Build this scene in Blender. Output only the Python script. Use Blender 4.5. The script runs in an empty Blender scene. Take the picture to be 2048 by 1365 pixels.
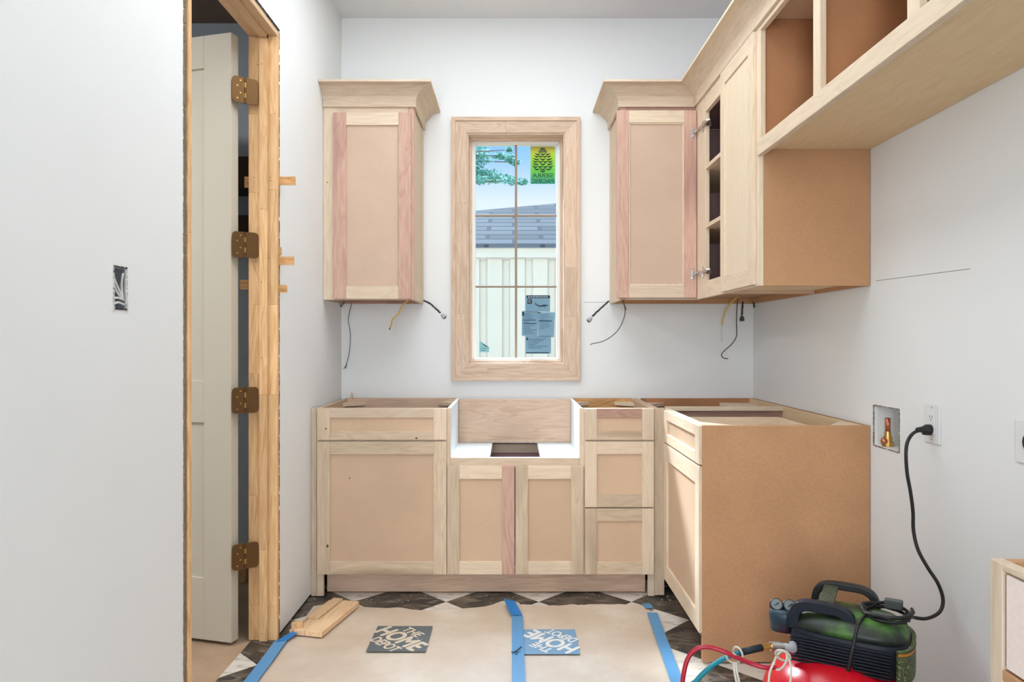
import bpy, math, random
from mathutils import Vector, noise
random.seed(7)
S = bpy.context.scene
COL = S.collection
F, CU, CV, H = 1427.0, 1024.0, 682.5, 1.187      # focal length (px of 2048), principal point, eye height

# ------------------------------------------------------------------ camera
cam = bpy.data.cameras.new('camera')
cam.sensor_width = 36.0
cam.lens = F / 2048.0 * 36.0
cam.clip_start = 0.05
cam_o = bpy.data.objects.new('camera', cam)
COL.objects.link(cam_o)
cam_o.location = (0, 0, H)
cam_o.rotation_euler = (math.pi / 2, 0, 0)
S.camera = cam_o

# ------------------------------------------------------------------ view, world, lights
S.view_settings.view_transform = 'Standard'
S.view_settings.look = 'None'
S.view_settings.gamma = 1.0
S.view_settings.exposure = 0.26
S.view_settings.use_curve_mapping = False

def lin(c):
    c = c / 255.0
    return c / 12.92 if c <= 0.04045 else ((c + 0.055) / 1.055) ** 2.4
def C(r, g, b, k=1.0):
    return (min(lin(r) * k, 0.92), min(lin(g) * k, 0.92), min(lin(b) * k, 0.92), 1.0)

w = bpy.data.worlds.new('sky')
S.world = w
w.use_nodes = True
nt = w.node_tree
bg = nt.nodes['Background']
tc = nt.nodes.new('ShaderNodeTexCoord')
sx = nt.nodes.new('ShaderNodeSeparateXYZ')
rp = nt.nodes.new('ShaderNodeValToRGB')
nt.links.new(tc.outputs['Generated'], sx.inputs[0])
nt.links.new(sx.outputs['Z'], rp.inputs[0])
nt.links.new(rp.outputs[0], bg.inputs[0])
e = rp.color_ramp.elements
e[0].position = 0.0; e[0].color = C(215, 220, 228)
e[1].position = 1.0; e[1].color = C(170, 198, 232)
m_ = e.new(0.19); m_.color = C(206, 216, 230)
m_ = e.new(0.26); m_.color = C(126, 178, 232)
bg.inputs[1].default_value = 1.2

def area(name, loc, rot, sx_, sy_, power, col=(1, 1, 1)):
    l = bpy.data.lights.new(name, 'AREA')
    l.shape = 'RECTANGLE'; l.size = sx_; l.size_y = sy_
    l.energy = power; l.color = col
    o = bpy.data.objects.new(name, l)
    COL.objects.link(o)
    o.location = loc; o.rotation_euler = rot
    return o
# added fill lamps, none seen: behind the camera, under the ceiling, inside the closet
area('rear_fill_light', (-0.55, -2.4, 1.25), (math.radians(90), 0, math.radians(-24)), 0.75, 2.5, 84, (0.90, 0.965, 1.0))
area('ceiling_fill_light', (0.0, 2.3, 2.93), (0, 0, 0), 1.2, 2.0, 26, (0.90, 0.96, 1.0))
area('closet_fill_light', (-2.2, 1.6, 2.75), (0, 0, 0), 0.5, 0.5, 30, (1.0, 0.98, 0.96))
# hazy sun, high over the neighbour's side, shining in through the window
sl = bpy.data.lights.new('sun', 'SUN')
sl.energy = 9.0; sl.angle = math.radians(11); sl.color = (0.86, 0.94, 1.0)
so = bpy.data.objects.new('sun', sl)
COL.objects.link(so)
so.rotation_euler = Vector((0.55, -1.0, -1.02)).to_track_quat('-Z', 'Y').to_euler()
# wide soft sun lamp added to strengthen the sky glow through the window
gl = bpy.data.lights.new('sky_glow_lamp', 'SUN')
gl.energy = 17.0; gl.angle = math.radians(50); gl.color = (0.60, 0.79, 1.0)
go = bpy.data.objects.new('sky_glow_lamp', gl)
COL.objects.link(go)
go.rotation_euler = Vector((0.15, -1.0, -1.5)).to_track_quat('-Z', 'Y').to_euler()

# ------------------------------------------------------------------ materials
def newmat(name):
    m = bpy.data.materials.new(name)
    m.use_nodes = True
    n = m.node_tree
    return m, n, n.nodes['Principled BSDF']

def plain(name, col, rough=0.5, metal=0.0, spec=0.5):
    m, n, b = newmat(name)
    b.inputs['Base Color'].default_value = col
    b.inputs['Roughness'].default_value = rough
    b.inputs['Metallic'].default_value = metal
    b.inputs['Specular IOR Level'].default_value = spec
    return m

def coords(n, scale, rnd=8.0):
    tcn = n.nodes.new('ShaderNodeTexCoord')
    oi = n.nodes.new('ShaderNodeObjectInfo')
    mul = n.nodes.new('ShaderNodeMath'); mul.operation = 'MULTIPLY'; mul.inputs[1].default_value = rnd
    n.links.new(oi.outputs['Random'], mul.inputs[0])
    mp = n.nodes.new('ShaderNodeMapping')
    mp.inputs['Scale'].default_value = scale
    n.links.new(tcn.outputs['Object'], mp.inputs['Vector'])
    n.links.new(mul.outputs[0], mp.inputs['Location'])
    return mp, oi

def ramp(n, src, stops):
    r = n.nodes.new('ShaderNodeValToRGB')
    el = r.color_ramp.elements
    while len(el) < len(stops):
        el.new(0.5)
    for q, (p, c) in zip(el, stops):
        q.position = p; q.color = c
    n.links.new(src, r.inputs[0])
    return r

def mixc(n, a, b, fac, mode='MIX'):
    x = n.nodes.new('ShaderNodeMix'); x.data_type = 'RGBA'; x.blend_type = mode
    if isinstance(fac, float): x.inputs[0].default_value = fac
    else: n.links.new(fac, x.inputs[0])
    n.links.new(a, x.inputs[6])
    if isinstance(b, tuple): x.inputs[7].default_value = b
    else: n.links.new(b, x.inputs[7])
    return x.outputs[2]

SAT = 0.86
def wood(name, light, dark, axis, rough=0.62, grain=1.0, vary=0.10, streak=None, sat=None):
    """raw timber: long growth-ring figure and fine pores along AXIS, each board its own tone"""
    m, n, b = newmat(name)
    sc = [13.0, 13.0, 13.0]; sc['xyz'.index(axis)] = 1.5
    mp, oi = coords(n, sc)
    big = n.nodes.new('ShaderNodeTexNoise'); big.inputs['Scale'].default_value = 0.9; big.inputs['Detail'].default_value = 1.5; big.inputs['Distortion'].default_value = 0.6
    n.links.new(mp.outputs[0], big.inputs['Vector'])
    k = n.nodes.new('ShaderNodeMath'); k.operation = 'MULTIPLY'; k.inputs[1].default_value = 46.0
    n.links.new(big.outputs['Fac'], k.inputs[0])
    s = n.nodes.new('ShaderNodeMath'); s.operation = 'SINE'
    n.links.new(k.outputs[0], s.inputs[0])
    s2 = n.nodes.new('ShaderNodeMapRange'); s2.inputs[1].default_value = -1; s2.inputs[2].default_value = 1
    n.links.new(s.outputs[0], s2.inputs[0])
    fine = n.nodes.new('ShaderNodeTexNoise'); fine.inputs['Scale'].default_value = 6.0; fine.inputs['Detail'].default_value = 3.0
    n.links.new(mp.outputs[0], fine.inputs['Vector'])
    mid = tuple((a * 0.55 + c * 0.45) for a, c in zip(light, dark))
    r1 = ramp(n, s2.outputs[0], [(0.0, tuple(l * (1 - .30 * grain) + d * .30 * grain for l, d in zip(light, dark))), (0.75, light), (1.0, tuple(l * (1 - .6 * grain) + d * .6 * grain for l, d in zip(light, dark)))])
    r2 = ramp(n, fine.outputs['Fac'], [(0.33, dark), (0.62, light)])
    c = mixc(n, r1.outputs[0], r2.outputs[0], 0.42)
    if streak:
        st = n.nodes.new('ShaderNodeTexNoise'); st.inputs['Scale'].default_value = 0.55; st.inputs['Detail'].default_value = 2.0
        n.links.new(mp.outputs[0], st.inputs['Vector'])
        rs = ramp(n, st.outputs['Fac'], [(0.53, (0, 0, 0, 1)), (0.66, (.85, .85, .85, 1))])
        c = mixc(n, c, streak, rs.outputs[0])
    hs = n.nodes.new('ShaderNodeHueSaturation'); hs.inputs['Saturation'].default_value = sat or SAT
    v = n.nodes.new('ShaderNodeMapRange'); v.inputs[3].default_value = 1 - vary; v.inputs[4].default_value = 1 + vary * 0.6
    n.links.new(oi.outputs['Random'], v.inputs[0])
    n.links.new(v.outputs[0], hs.inputs['Value'])
    n.links.new(c, hs.inputs['Color'])
    n.links.new(hs.outputs[0], b.inputs['Base Color'])
    b.inputs['Roughness'].default_value = rough
    b.inputs['Specular IOR Level'].default_value = 0.3
    bp = n.nodes.new('ShaderNodeBump'); bp.inputs['Strength'].default_value = 0.08; bp.inputs['Distance'].default_value = 0.002
    n.links.new(fine.outputs['Fac'], bp.inputs['Height'])
    n.links.new(bp.outputs[0], b.inputs['Normal'])
    return m

def board(name, col, var=0.035, blotch=0.08, rough=0.6, vary=0.05):
    """fibre board: fine fleck over soft mottling"""
    m, n, b = newmat(name)
    mp, oi = coords(n, (1, 1, 1))
    a = n.nodes.new('ShaderNodeTexNoise'); a.inputs['Scale'].default_value = 150; a.inputs['Detail'].default_value = 2
    c = n.nodes.new('ShaderNodeTexNoise'); c.inputs['Scale'].default_value = 5; c.inputs['Detail'].default_value = 4
    n.links.new(mp.outputs[0], a.inputs['Vector']); n.links.new(mp.outputs[0], c.inputs['Vector'])
    dk = tuple(x * (1 - var) for x in col[:3]) + (1,); lt = tuple(min(x * (1 + var), 1) for x in col[:3]) + (1,)
    r1 = ramp(n, a.outputs['Fac'], [(0.3, dk), (0.7, lt)])
    r2 = ramp(n, c.outputs['Fac'], [(0.3, tuple([1 - blotch] * 3) + (1,)), (0.7, (1, 1, 1, 1))])
    x = mixc(n, r1.outputs[0], r2.outputs[0], 1.0, 'MULTIPLY')
    hs = n.nodes.new('ShaderNodeHueSaturation'); hs.inputs['Saturation'].default_value = SAT
    v = n.nodes.new('ShaderNodeMapRange'); v.inputs[3].default_value = 1 - vary; v.inputs[4].default_value = 1 + vary
    n.links.new(oi.outputs['Random'], v.inputs[0]); n.links.new(v.outputs[0], hs.inputs['Value'])
    n.links.new(x, hs.inputs['Color']); n.links.new(hs.outputs[0], b.inputs['Base Color'])
    b.inputs['Roughness'].default_value = rough
    b.inputs['Specular IOR Level'].default_value = 0.25
    return m

def paint(name, col, rough=0.7, mott=0.03, bump=0.03):
    m, n, b = newmat(name)
    tcn = n.nodes.new('ShaderNodeTexCoord')
    a = n.nodes.new('ShaderNodeTexNoise'); a.inputs['Scale'].default_value = 2.3; a.inputs['Detail'].default_value = 5
    n.links.new(tcn.outputs['Object'], a.inputs['Vector'])
    r = ramp(n, a.outputs['Fac'], [(0.3, tuple(x * (1 - mott) for x in col[:3]) + (1,)), (0.7, col)])
    n.links.new(r.outputs[0], b.inputs['Base Color'])
    f = n.nodes.new('ShaderNodeTexNoise'); f.inputs['Scale'].default_value = 190
    n.links.new(tcn.outputs['Object'], f.inputs['Vector'])
    bp = n.nodes.new('ShaderNodeBump'); bp.inputs['Strength'].default_value = bump; bp.inputs['Distance'].default_value = 0.002
    n.links.new(f.outputs['Fac'], bp.inputs['Height']); n.links.new(bp.outputs[0], b.inputs['Normal'])
    b.inputs['Roughness'].default_value = rough
    b.inputs['Specular IOR Level'].default_value = 0.25
    return m

def marble(name, base, vein, dust, amount):
    m, n, b = newmat(name)
    mp, oi = coords(n, (1, 1, 1), 20)
    wv = n.nodes.new('ShaderNodeTexNoise'); wv.inputs['Scale'].default_value = 5; wv.inputs['Detail'].default_value = 6; wv.inputs['Distortion'].default_value = 1.6
    mp2 = n.nodes.new('ShaderNodeMapping'); mp2.inputs['Scale'].default_value = (1.0, 3.2, 1); mp2.inputs['Rotation'].default_value = (0, 0, 0.5)
    n.links.new(mp.outputs[0], mp2.inputs[0]); n.links.new(mp2.outputs[0], wv.inputs['Vector'])
    r = ramp(n, wv.outputs['Fac'], [(0.40, base), (0.53, base), (0.60, vein), (0.66, base)])
    d = n.nodes.new('ShaderNodeTexNoise'); d.inputs['Scale'].default_value = 9; d.inputs['Detail'].default_value = 8; d.inputs['Roughness'].default_value = 0.7
    n.links.new(mp.outputs[0], d.inputs['Vector'])
    rd = ramp(n, d.outputs['Fac'], [(0.45, (0, 0, 0, 1)), (0.75, (amount, amount, amount, 1))])
    n.links.new(mixc(n, r.outputs[0], dust, rd.outputs[0]), b.inputs['Base Color'])
    b.inputs['Roughness'].default_value = 0.42
    return m

K = 1.03
MAPLE_Z = wood('raw_maple_upright', C(222, 198, 171, K), C(200, 172, 143, K), 'z')
MAPLE_X = wood('raw_maple_across', C(220, 195, 168, K), C(197, 168, 139, K), 'x')
MAPLE_Y = wood('raw_maple_deep', C(222, 198, 171, K), C(200, 172, 143, K), 'y')
PALE_Z = wood('pale_maple_upright', C(227, 204, 174, K), C(207, 180, 149, K), 'z', vary=.05)
PALE_Y = wood('pale_maple_deep', C(227, 204, 174, K), C(207, 180, 149, K), 'y', vary=.05)
PALE_X = wood('pale_maple_across', C(227, 204, 174, K), C(207, 180, 149, K), 'x', vary=.05)
PINK_Z = wood('pink_heartwood_upright', C(208, 164, 142, K), C(180, 130, 110, K), 'z', streak=C(150, 104, 92, K))
PINK_X = wood('pink_heartwood_across', C(190, 146, 124, K), C(150, 104, 88, K), 'x')
OLIVE_X = wood('greenish_poplar_across', C(209, 184, 153, K), C(180, 152, 121, K), 'x', streak=C(152, 128, 100, K))
OLIVE_Z = wood('greenish_poplar_upright', C(212, 188, 157, K), C(184, 156, 125, K), 'z', streak=C(166, 142, 114, K))
PLY_X = wood('maple_plywood_across', C(214, 180, 152, K), C(188, 150, 122, K), 'x', grain=1.3, vary=.03)
PLY_Y = wood('underside_plywood', C(230, 198, 148, K), C(216, 180, 128, K), 'y', grain=.6, vary=.03)
PINE_Z = wood('clear_pine_upright', C(232, 192, 142, 1.04), C(202, 150, 98, .98), 'z', vary=.15, grain=1.3, sat=.98)
PINE_X = wood('clear_pine_across', C(224, 178, 122, .95), C(188, 132, 78, .9), 'x', vary=.13, grain=1.5, sat=1.0)
PINE_Y = wood('clear_pine_deep', C(228, 190, 142, K), C(206, 160, 110, K), 'y', vary=.13)
ALDER_Z = wood('casing_pine_upright', C(224, 194, 166, K), C(198, 160, 128, .98), 'z', vary=.10, grain=1.3)
ALDER_X = wood('casing_pine_across', C(224, 194, 166, K), C(198, 160, 128, .98), 'x', vary=.10, grain=1.3)
MDF = board('fibreboard_panel', C(206, 170, 136, K))
MDF_PINK = board('pinkish_fibreboard_panel', C(206, 172, 146, K))
MDF_END = board('brown_fibreboard_end', C(194, 138, 84, K), var=.06, blotch=.12)
MDF_IN = board('brown_fibreboard_inside', C(178, 116, 62, K), blotch=.18)
DARK_IN = board('dark_cabinet_inside', C(184, 142, 146))
GLARE_WHITE = plain('glare_whitened_board', C(236, 238, 238), 0.5)  # white of the window glare put into the board colour
WALL = paint('primed_drywall', (0.86, 0.87, 0.872, 1))
CEIL = paint('ceiling_paint', (0.84, 0.84, 0.84, 1))
GREYWALL = paint('grey_closet_paint', C(196, 204, 210))
BROWNCEIL = plain('bounce_brown_ceiling', C(120, 98, 86), .8)  # brown bounce off the wood floor put into the ceiling colour
DOORP = paint('cream_door_paint', C(212, 205, 189), .5, .02)
BRONZE = plain('antique_brass', C(112, 82, 50), 0.42, 0.8)
SILVER = plain('nickel', C(205, 205, 205), 0.25, 1.0)
BRASS = plain('bright_brass', C(206, 164, 96), 0.3, 1.0)
COPPER = plain('copper', C(206, 128, 96), 0.35, 0.9)
GALV = plain('galvanised_steel', C(176, 180, 186), 0.5, 0.3)
BLACKM = plain('black_metal_conduit', C(58, 58, 60), 0.5, 0.2)
BLACK = plain('black_rubber', C(26, 26, 28), 0.5)
GREYW = plain('grey_wire', C(96, 94, 92), 0.6)
YELLOWW = plain('yellow_cable_sheath', C(226, 190, 92), 0.5)
WHITEP = plain('white_plastic', C(232, 233, 232), 0.4)
WHITEW = plain('white_wire', C(225, 225, 222), 0.5)
GAPDARK = plain('dark_gap', C(50, 44, 40), .9)
RAWEDGE = board('torn_gypsum_edge', C(150, 128, 104), var=.4, blotch=.4)
GYP = board('crushed_gypsum', C(214, 210, 204), var=.25, blotch=.3)
TAPE = plain('blue_painters_tape', C(84, 146, 194), 0.4)
TAPE_D = plain('blue_tape_folded', C(28, 116, 186), 0.5)
BTILE = marble('black_marble', C(54, 50, 48), C(120, 108, 94), C(150, 132, 112), .55)
WTILE = marble('white_marble', C(222, 214, 204), C(176, 170, 164), C(206, 186, 162), .6)
SILLW = plain('white_vinyl_sash', C(236, 234, 228), .4)
MUNT = plain('muntin_bronze', C(150, 130, 112), .5)

def paper_mat():
    m, n, b = newmat('builders_paper')
    tcn = n.nodes.new('ShaderNodeTexCoord')
    a = n.nodes.new('ShaderNodeTexNoise'); a.inputs['Scale'].default_value = 2.2; a.inputs['Detail'].default_value = 8; a.inputs['Roughness'].default_value = .62
    n.links.new(tcn.outputs['Object'], a.inputs['Vector'])
    r = ramp(n, a.outputs['Fac'], [(0.3, C(186, 165, 144, 1.08)), (0.5, C(198, 181, 163, 1.08)), (0.72, C(216, 206, 194, 1.1))])
    n.links.new(r.outputs[0], b.inputs['Base Color'])
    b.inputs['Roughness'].default_value = 0.5
    b.inputs['Specular IOR Level'].default_value = 1.0
    bp = n.nodes.new('ShaderNodeBump'); bp.inputs['Strength'].default_value = .15; bp.inputs['Distance'].default_value = .01
    n.links.new(a.outputs['Fac'], bp.inputs['Height']); n.links.new(bp.outputs[0], b.inputs['Normal'])
    return m
PAPER = paper_mat()
SUBFLOOR = board('dusty_brown_paper', C(186, 152, 118, K), blotch=.25)

def glass_mat():
    m = bpy.data.materials.new('window_glass'); m.use_nodes = True
    n = m.node_tree; n.nodes.clear()
    out = n.nodes.new('ShaderNodeOutputMaterial')
    t = n.nodes.new('ShaderNodeBsdfTransparent'); t.inputs[0].default_value = (.96, .98, .98, 1)
    g = n.nodes.new('ShaderNodeBsdfGlossy'); g.inputs['Roughness'].default_value = 0.02
    fr0 = n.nodes.new('ShaderNodeLayerWeight'); fr0.inputs[0].default_value = 0.12
    fr = n.nodes.new('ShaderNodeMath'); fr.operation = 'MULTIPLY'; fr.inputs[1].default_value = 0.5
    n.links.new(fr0.outputs['Facing'], fr.inputs[0])
    mx = n.nodes.new('ShaderNodeMixShader')
    n.links.new(fr.outputs[0], mx.inputs[0]); n.links.new(t.outputs[0], mx.inputs[1]); n.links.new(g.outputs[0], mx.inputs[2])
    n.links.new(mx.outputs[0], out.inputs[0])
    return m
GLASS = glass_mat()

def sheer(name, col, tr=0.5):
    m = bpy.data.materials.new(name); m.use_nodes = True
    n = m.node_tree; b = n.nodes['Principled BSDF']
    b.inputs['Base Color'].default_value = col; b.inputs['Roughness'].default_value = .5
    t = n.nodes.new('ShaderNodeBsdfTranslucent'); t.inputs[0].default_value = col
    mx = n.nodes.new('ShaderNodeMixShader'); mx.inputs[0].default_value = tr
    out = [q for q in n.nodes if q.type == 'OUTPUT_MATERIAL'][0]
    n.links.new(b.outputs[0], mx.inputs[1]); n.links.new(t.outputs[0], mx.inputs[2]); n.links.new(mx.outputs[0], out.inputs[0])
    return m

# ------------------------------------------------------------------ geometry helpers
def PX(u, Y): return (u - CU) * Y / F
def PZ(v, Y): return H - (v - CV) * Y / F
def P(u, v, Y): return Vector((PX(u, Y), Y, PZ(v, Y)))
def on_floor(u, v):
    Y = H * F / (v - CV)
    return Vector((PX(u, Y), Y, 0))

class M:
    def __init__(s): s.v = []; s.f = []
    def add(s, vs, fs):
        o = len(s.v); s.v += [tuple(q) for q in vs]; s.f += [tuple(i + o for i in q) for q in fs]; return s
    def box(s, x0, x1, y0, y1, z0, z1):
        x0, x1 = sorted((x0, x1)); y0, y1 = sorted((y0, y1)); z0, z1 = sorted((z0, z1))
        return s.add([(x0, y0, z0), (x1, y0, z0), (x1, y1, z0), (x0, y1, z0), (x0, y0, z1), (x1, y0, z1), (x1, y1, z1), (x0, y1, z1)],
                     [(0, 3, 2, 1), (4, 5, 6, 7), (0, 1, 5, 4), (1, 2, 6, 5), (2, 3, 7, 6), (3, 0, 4, 7)])
    def obb(s, c, ax, ay, az):
        c, ax, ay, az = Vector(c), Vector(ax), Vector(ay), Vector(az)
        q = [c + i * ax + j * ay + k * az for k in (-1, 1) for i, j in ((-1, -1), (1, -1), (1, 1), (-1, 1))]
        return s.add(q, [(0, 3, 2, 1), (4, 5, 6, 7), (0, 1, 5, 4), (1, 2, 6, 5), (2, 3, 7, 6), (3, 0, 4, 7)])
    def extrude(s, poly, d):
        """poly: 3-D points, d: offset vector"""
        n = len(poly); d = Vector(d)
        a = [Vector(q) for q in poly]; b = [q + d for q in a]
        return s.add(a + b, [tuple(range(n - 1, -1, -1)), tuple(range(n, 2 * n))] + [(i, (i + 1) % n, n + (i + 1) % n, n + i) for i in range(n)])
    def loft(s, rings, closed=True, caps=True):
        n = len(rings[0]); o = len(s.v)
        for r in rings: s.v += [tuple(q) for q in r]
        for k in range(len(rings) - 1):
            for i in range(n if closed else n - 1):
                j = (i + 1) % n
                s.f.append((o + k * n + i, o + k * n + j, o + (k + 1) * n + j, o + (k + 1) * n + i))
        if caps:
            s.f.append(tuple(o + i for i in range(n - 1, -1, -1)))
            s.f.append(tuple(o + (len(rings) - 1) * n + i for i in range(n)))
        return s
    def tube(s, pts, r, n=8):
        pts = [Vector(p) for p in pts]; rings = []; up = None
        for i, p in enumerate(pts):
            t = (pts[min(i + 1, len(pts) - 1)] - pts[max(i - 1, 0)]).normalized()
            if up is None: up = t.orthogonal().normalized()
            up = (up - t * up.dot(t)).normalized(); w_ = t.cross(up)
            rr = r[i] if isinstance(r, (list, tuple)) else r
            rings.append([p + rr * (math.cos(a) * up + math.sin(a) * w_) for a in (2 * math.pi * k / n for k in range(n))])
        return s.loft(rings)
    def ball(s, c, rx, ry=None, rz=None, nu=16, nv=10):
        ry = ry or rx; rz = rz or rx; c = Vector(c)
        rings = [[c + Vector((rx * math.sin(t) * math.cos(a), ry * math.sin(t) * math.sin(a), -rz * math.cos(t))) for a in (2 * math.pi * k / nu for k in range(nu))]
                 for t in (math.pi * (0.02 + 0.96 * j / nv) for j in range(nv + 1))]
        return s.loft(rings)
    def build(s, name, mat, parent=None, bevel=0.0, smooth=False, origin=None, label=None, cat=None, group=None, kind=None, recalc=True, seg=1):
        lo = [min(q[i] for q in s.v) for i in range(3)]; hi = [max(q[i] for q in s.v) for i in range(3)]
        o = Vector(origin) if origin is not None else Vector([(a + b) / 2 for a, b in zip(lo, hi)])
        me = bpy.data.meshes.new(name)
        me.from_pydata([tuple(Vector(q) - o) for q in s.v], [], s.f)
        if recalc:
            import bmesh
            bm = bmesh.new(); bm.from_mesh(me); bmesh.ops.recalc_face_normals(bm, faces=bm.faces); bm.to_mesh(me); bm.free()
        me.materials.append(mat)
        if smooth:
            me.polygons.foreach_set('use_smooth', [True] * len(me.polygons))
        ob = bpy.data.objects.new(name, me); COL.objects.link(ob)
        place(ob, o, parent)
        if bevel:
            bv = ob.modifiers.new('edge', 'BEVEL'); bv.width = bevel; bv.segments = seg; bv.limit_method = 'ANGLE'; bv.angle_limit = math.radians(40)
        tag(ob, label, cat, group, kind)
        return ob

WP = {}
def place(ob, o, parent):
    WP[ob.name] = Vector(o)
    if parent is not None:
        ob.parent = parent
        ob.location = Vector(o) - WP[parent.name]
    else:
        ob.location = o
def tag(o, label=None, cat=None, group=None, kind=None):
    if label: o['label'] = label
    if cat: o['category'] = cat
    if group: o['group'] = group
    if kind: o['kind'] = kind
def empty(name, loc, label=None, cat=None, group=None, kind=None):
    o = bpy.data.objects.new(name, None); COL.objects.link(o)
    o.empty_display_size = 0.05
    place(o, Vector(loc), None); tag(o, label, cat, group, kind)
    return o
def bx(name, mat, parent, x0, x1, y0, y1, z0, z1, bevel=0.0012, **k):
    return M().box(x0, x1, y0, y1, z0, z1).build(name, mat, parent, bevel=bevel, **k)
def smooth_path(pts, n=8):
    pts = [Vector(p) for p in pts]; out = []
    for i in range(len(pts) - 1):
        p0, p1, p2, p3 = pts[max(i - 1, 0)], pts[i], pts[i + 1], pts[min(i + 2, len(pts) - 1)]
        for k in range(n):
            t = k / n
            out.append(0.5 * ((2 * p1) + (p2 - p0) * t + (2 * p0 - 5 * p1 + 4 * p2 - p3) * t * t + (3 * p1 - p0 - 3 * p2 + p3) * t ** 3))
    return out + [pts[-1]]
def text_mesh(name, txt, org, xa, ya, width, height, mat, parent, thick=0.0, bold=0.0, **k):
    cu = bpy.data.curves.new('lettering', 'FONT'); cu.body = txt
    to = bpy.data.objects.new('lettering', cu); COL.objects.link(to)
    dg = bpy.context.evaluated_depsgraph_get(); dg.update()
    me = bpy.data.meshes.new_from_object(to.evaluated_get(dg))
    vs = [v.co.copy() for v in me.vertices]; fs = [tuple(p.vertices) for p in me.polygons]
    bpy.data.objects.remove(to); bpy.data.curves.remove(cu); bpy.data.meshes.remove(me)
    x0, x1 = min(v.x for v in vs), max(v.x for v in vs); y0, y1 = min(v.y for v in vs), max(v.y for v in vs)
    org, xa, ya = Vector(org), Vector(xa), Vector(ya)
    q = M(); up = xa.cross(ya) * 1e-4
    b_ = bold * height
    for kk, (i, j) in enumerate(((0, 0), (1, 0), (-1, 0), (0, 1), (0, -1)) if bold else ((0, 0),)):
        q.add([org + up * kk + xa * (((v.x - x0) / (x1 - x0) - .5) * (width - 2 * b_) + i * b_) + ya * (((v.y - y0) / (y1 - y0) - .5) * (height - 2 * b_) + j * b_) for v in vs], fs)
    return q.build(name, mat, parent, recalc=False, **k)

# ------------------------------------------------------------------ main planes of the room
YB, XL, XR, ZC = 3.90, -0.932, 1.318, 2.953
YREAR = -2.5
XLO = -1.045                     # far face of the partition with the doorway

def holed(name, axis, p0, p1, a0, a1, z0, z1, holes, mat):
    """a wall slab with rectangular holes cut right through: axis 'x' = wall of constant x, a runs along y"""
    m = M()
    As = sorted({a0, a1, *[h[0] for h in holes], *[h[1] for h in holes]})
    Zs = sorted({z0, z1, *[h[2] for h in holes], *[h[3] for h in holes]})
    def inside(a, z):
        return not (a0 < a < a1 and z0 < z < z1) or any(h[0] < a < h[1] and h[2] < z < h[3] for h in holes)
    def pt(p, a, z): return (p, a, z) if axis == 'x' else (a, p, z)
    for i in range(len(As) - 1):
        for j in range(len(Zs) - 1):
            ca, cz = (As[i] + As[i + 1]) / 2, (Zs[j] + Zs[j + 1]) / 2
            if inside(ca, cz): continue
            A0, A1, Z0, Z1 = As[i], As[i + 1], Zs[j], Zs[j + 1]
            for p in (p0, p1):
                m.add([pt(p, A0, Z0), pt(p, A1, Z0), pt(p, A1, Z1), pt(p, A0, Z1)], [(0, 1, 2, 3)])
            e_ = 1e-4
            if inside(A0 - e_, cz): m.add([pt(p0, A0, Z0), pt(p0, A0, Z1), pt(p1, A0, Z1), pt(p1, A0, Z0)], [(0, 1, 2, 3)])
            if inside(A1 + e_, cz): m.add([pt(p0, A1, Z0), pt(p0, A1, Z1), pt(p1, A1, Z1), pt(p1, A1, Z0)], [(0, 1, 2, 3)])
            if inside(ca, Z0 - e_): m.add([pt(p0, A0, Z0), pt(p0, A1, Z0), pt(p1, A1, Z0), pt(p1, A0, Z0)], [(0, 1, 2, 3)])
            if inside(ca, Z1 + e_): m.add([pt(p0, A0, Z1), pt(p0, A1, Z1), pt(p1, A1, Z1), pt(p1, A0, Z1)], [(0, 1, 2, 3)])
    return m.build(name, mat, kind='structure', recalc=False)

# window opening, doorway, box holes
WX0, WX1, WZ0, WZ1 = -0.2487, 0.2924, 1.0545, 2.325
DY0, DY1, DZ = 2.024, 2.855, 2.432
wall_back = holed('wall_back', 'y', YB, YB + 0.16, XLO, XR + .1, 0.0, ZC, [(WX0, WX1, WZ0, WZ1)], WALL)
EB = (1.667, 1.727, 1.262, 1.362)
wall_left = holed('wall_left', 'x', XL, XLO, YREAR, YB, 0.014, ZC, [(DY0, DY1, 0.0, DZ), EB], WALL)
VB = (2.425, 2.600, 0.806, 0.955)
wall_right = holed('wall_right', 'x', XR, XR + 0.1, YREAR, YB, 0.0, ZC, [VB], WALL)
M().box(XL - .01, XLO + .01, YREAR, DY0, 0, 0.014).box(XL - .01, XLO + .01, DY1, YB, 0, 0.014).build('sole_plate', GAPDARK, wall_left)
M().box(XLO, XR + .1, YREAR - .1, YREAR, 0, ZC).build('wall_rear_block', WALL, kind='structure')  # unseen wall added to keep sky light from entering behind the camera
ceiling = M().box(XLO, XR + .1, YREAR, YB + .1, ZC, ZC + .1).build('ceiling', CEIL, kind='structure')
floor = M().box(XLO + .01, XR + .1, YREAR, YB + .1, -.10, -.009).build('floor', GAPDARK, kind='structure')
# room beyond the doorway
wall_closet = M().box(-3.0, XLO, 3.62, 3.72, 0, 2.83).build('wall_closet_back', GREYWALL, kind='structure')
M().box(-3.1, -3.0, 0.4, 3.72, 0, 2.83).build('wall_closet_side', GREYWALL, kind='structure')
M().box(-3.1, XLO, 0.3, 0.4, 0, 2.83).build('wall_closet_front', GREYWALL, kind='structure')
M().box(-3.1, XLO, 0.3, 3.72, 2.80, 2.90).build('ceiling_closet', BROWNCEIL, kind='structure')
M().box(-3.1, XLO + .01, 0.3, 3.72, -.10, -.002).build('floor_closet', SUBFLOOR, kind='structure')

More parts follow.
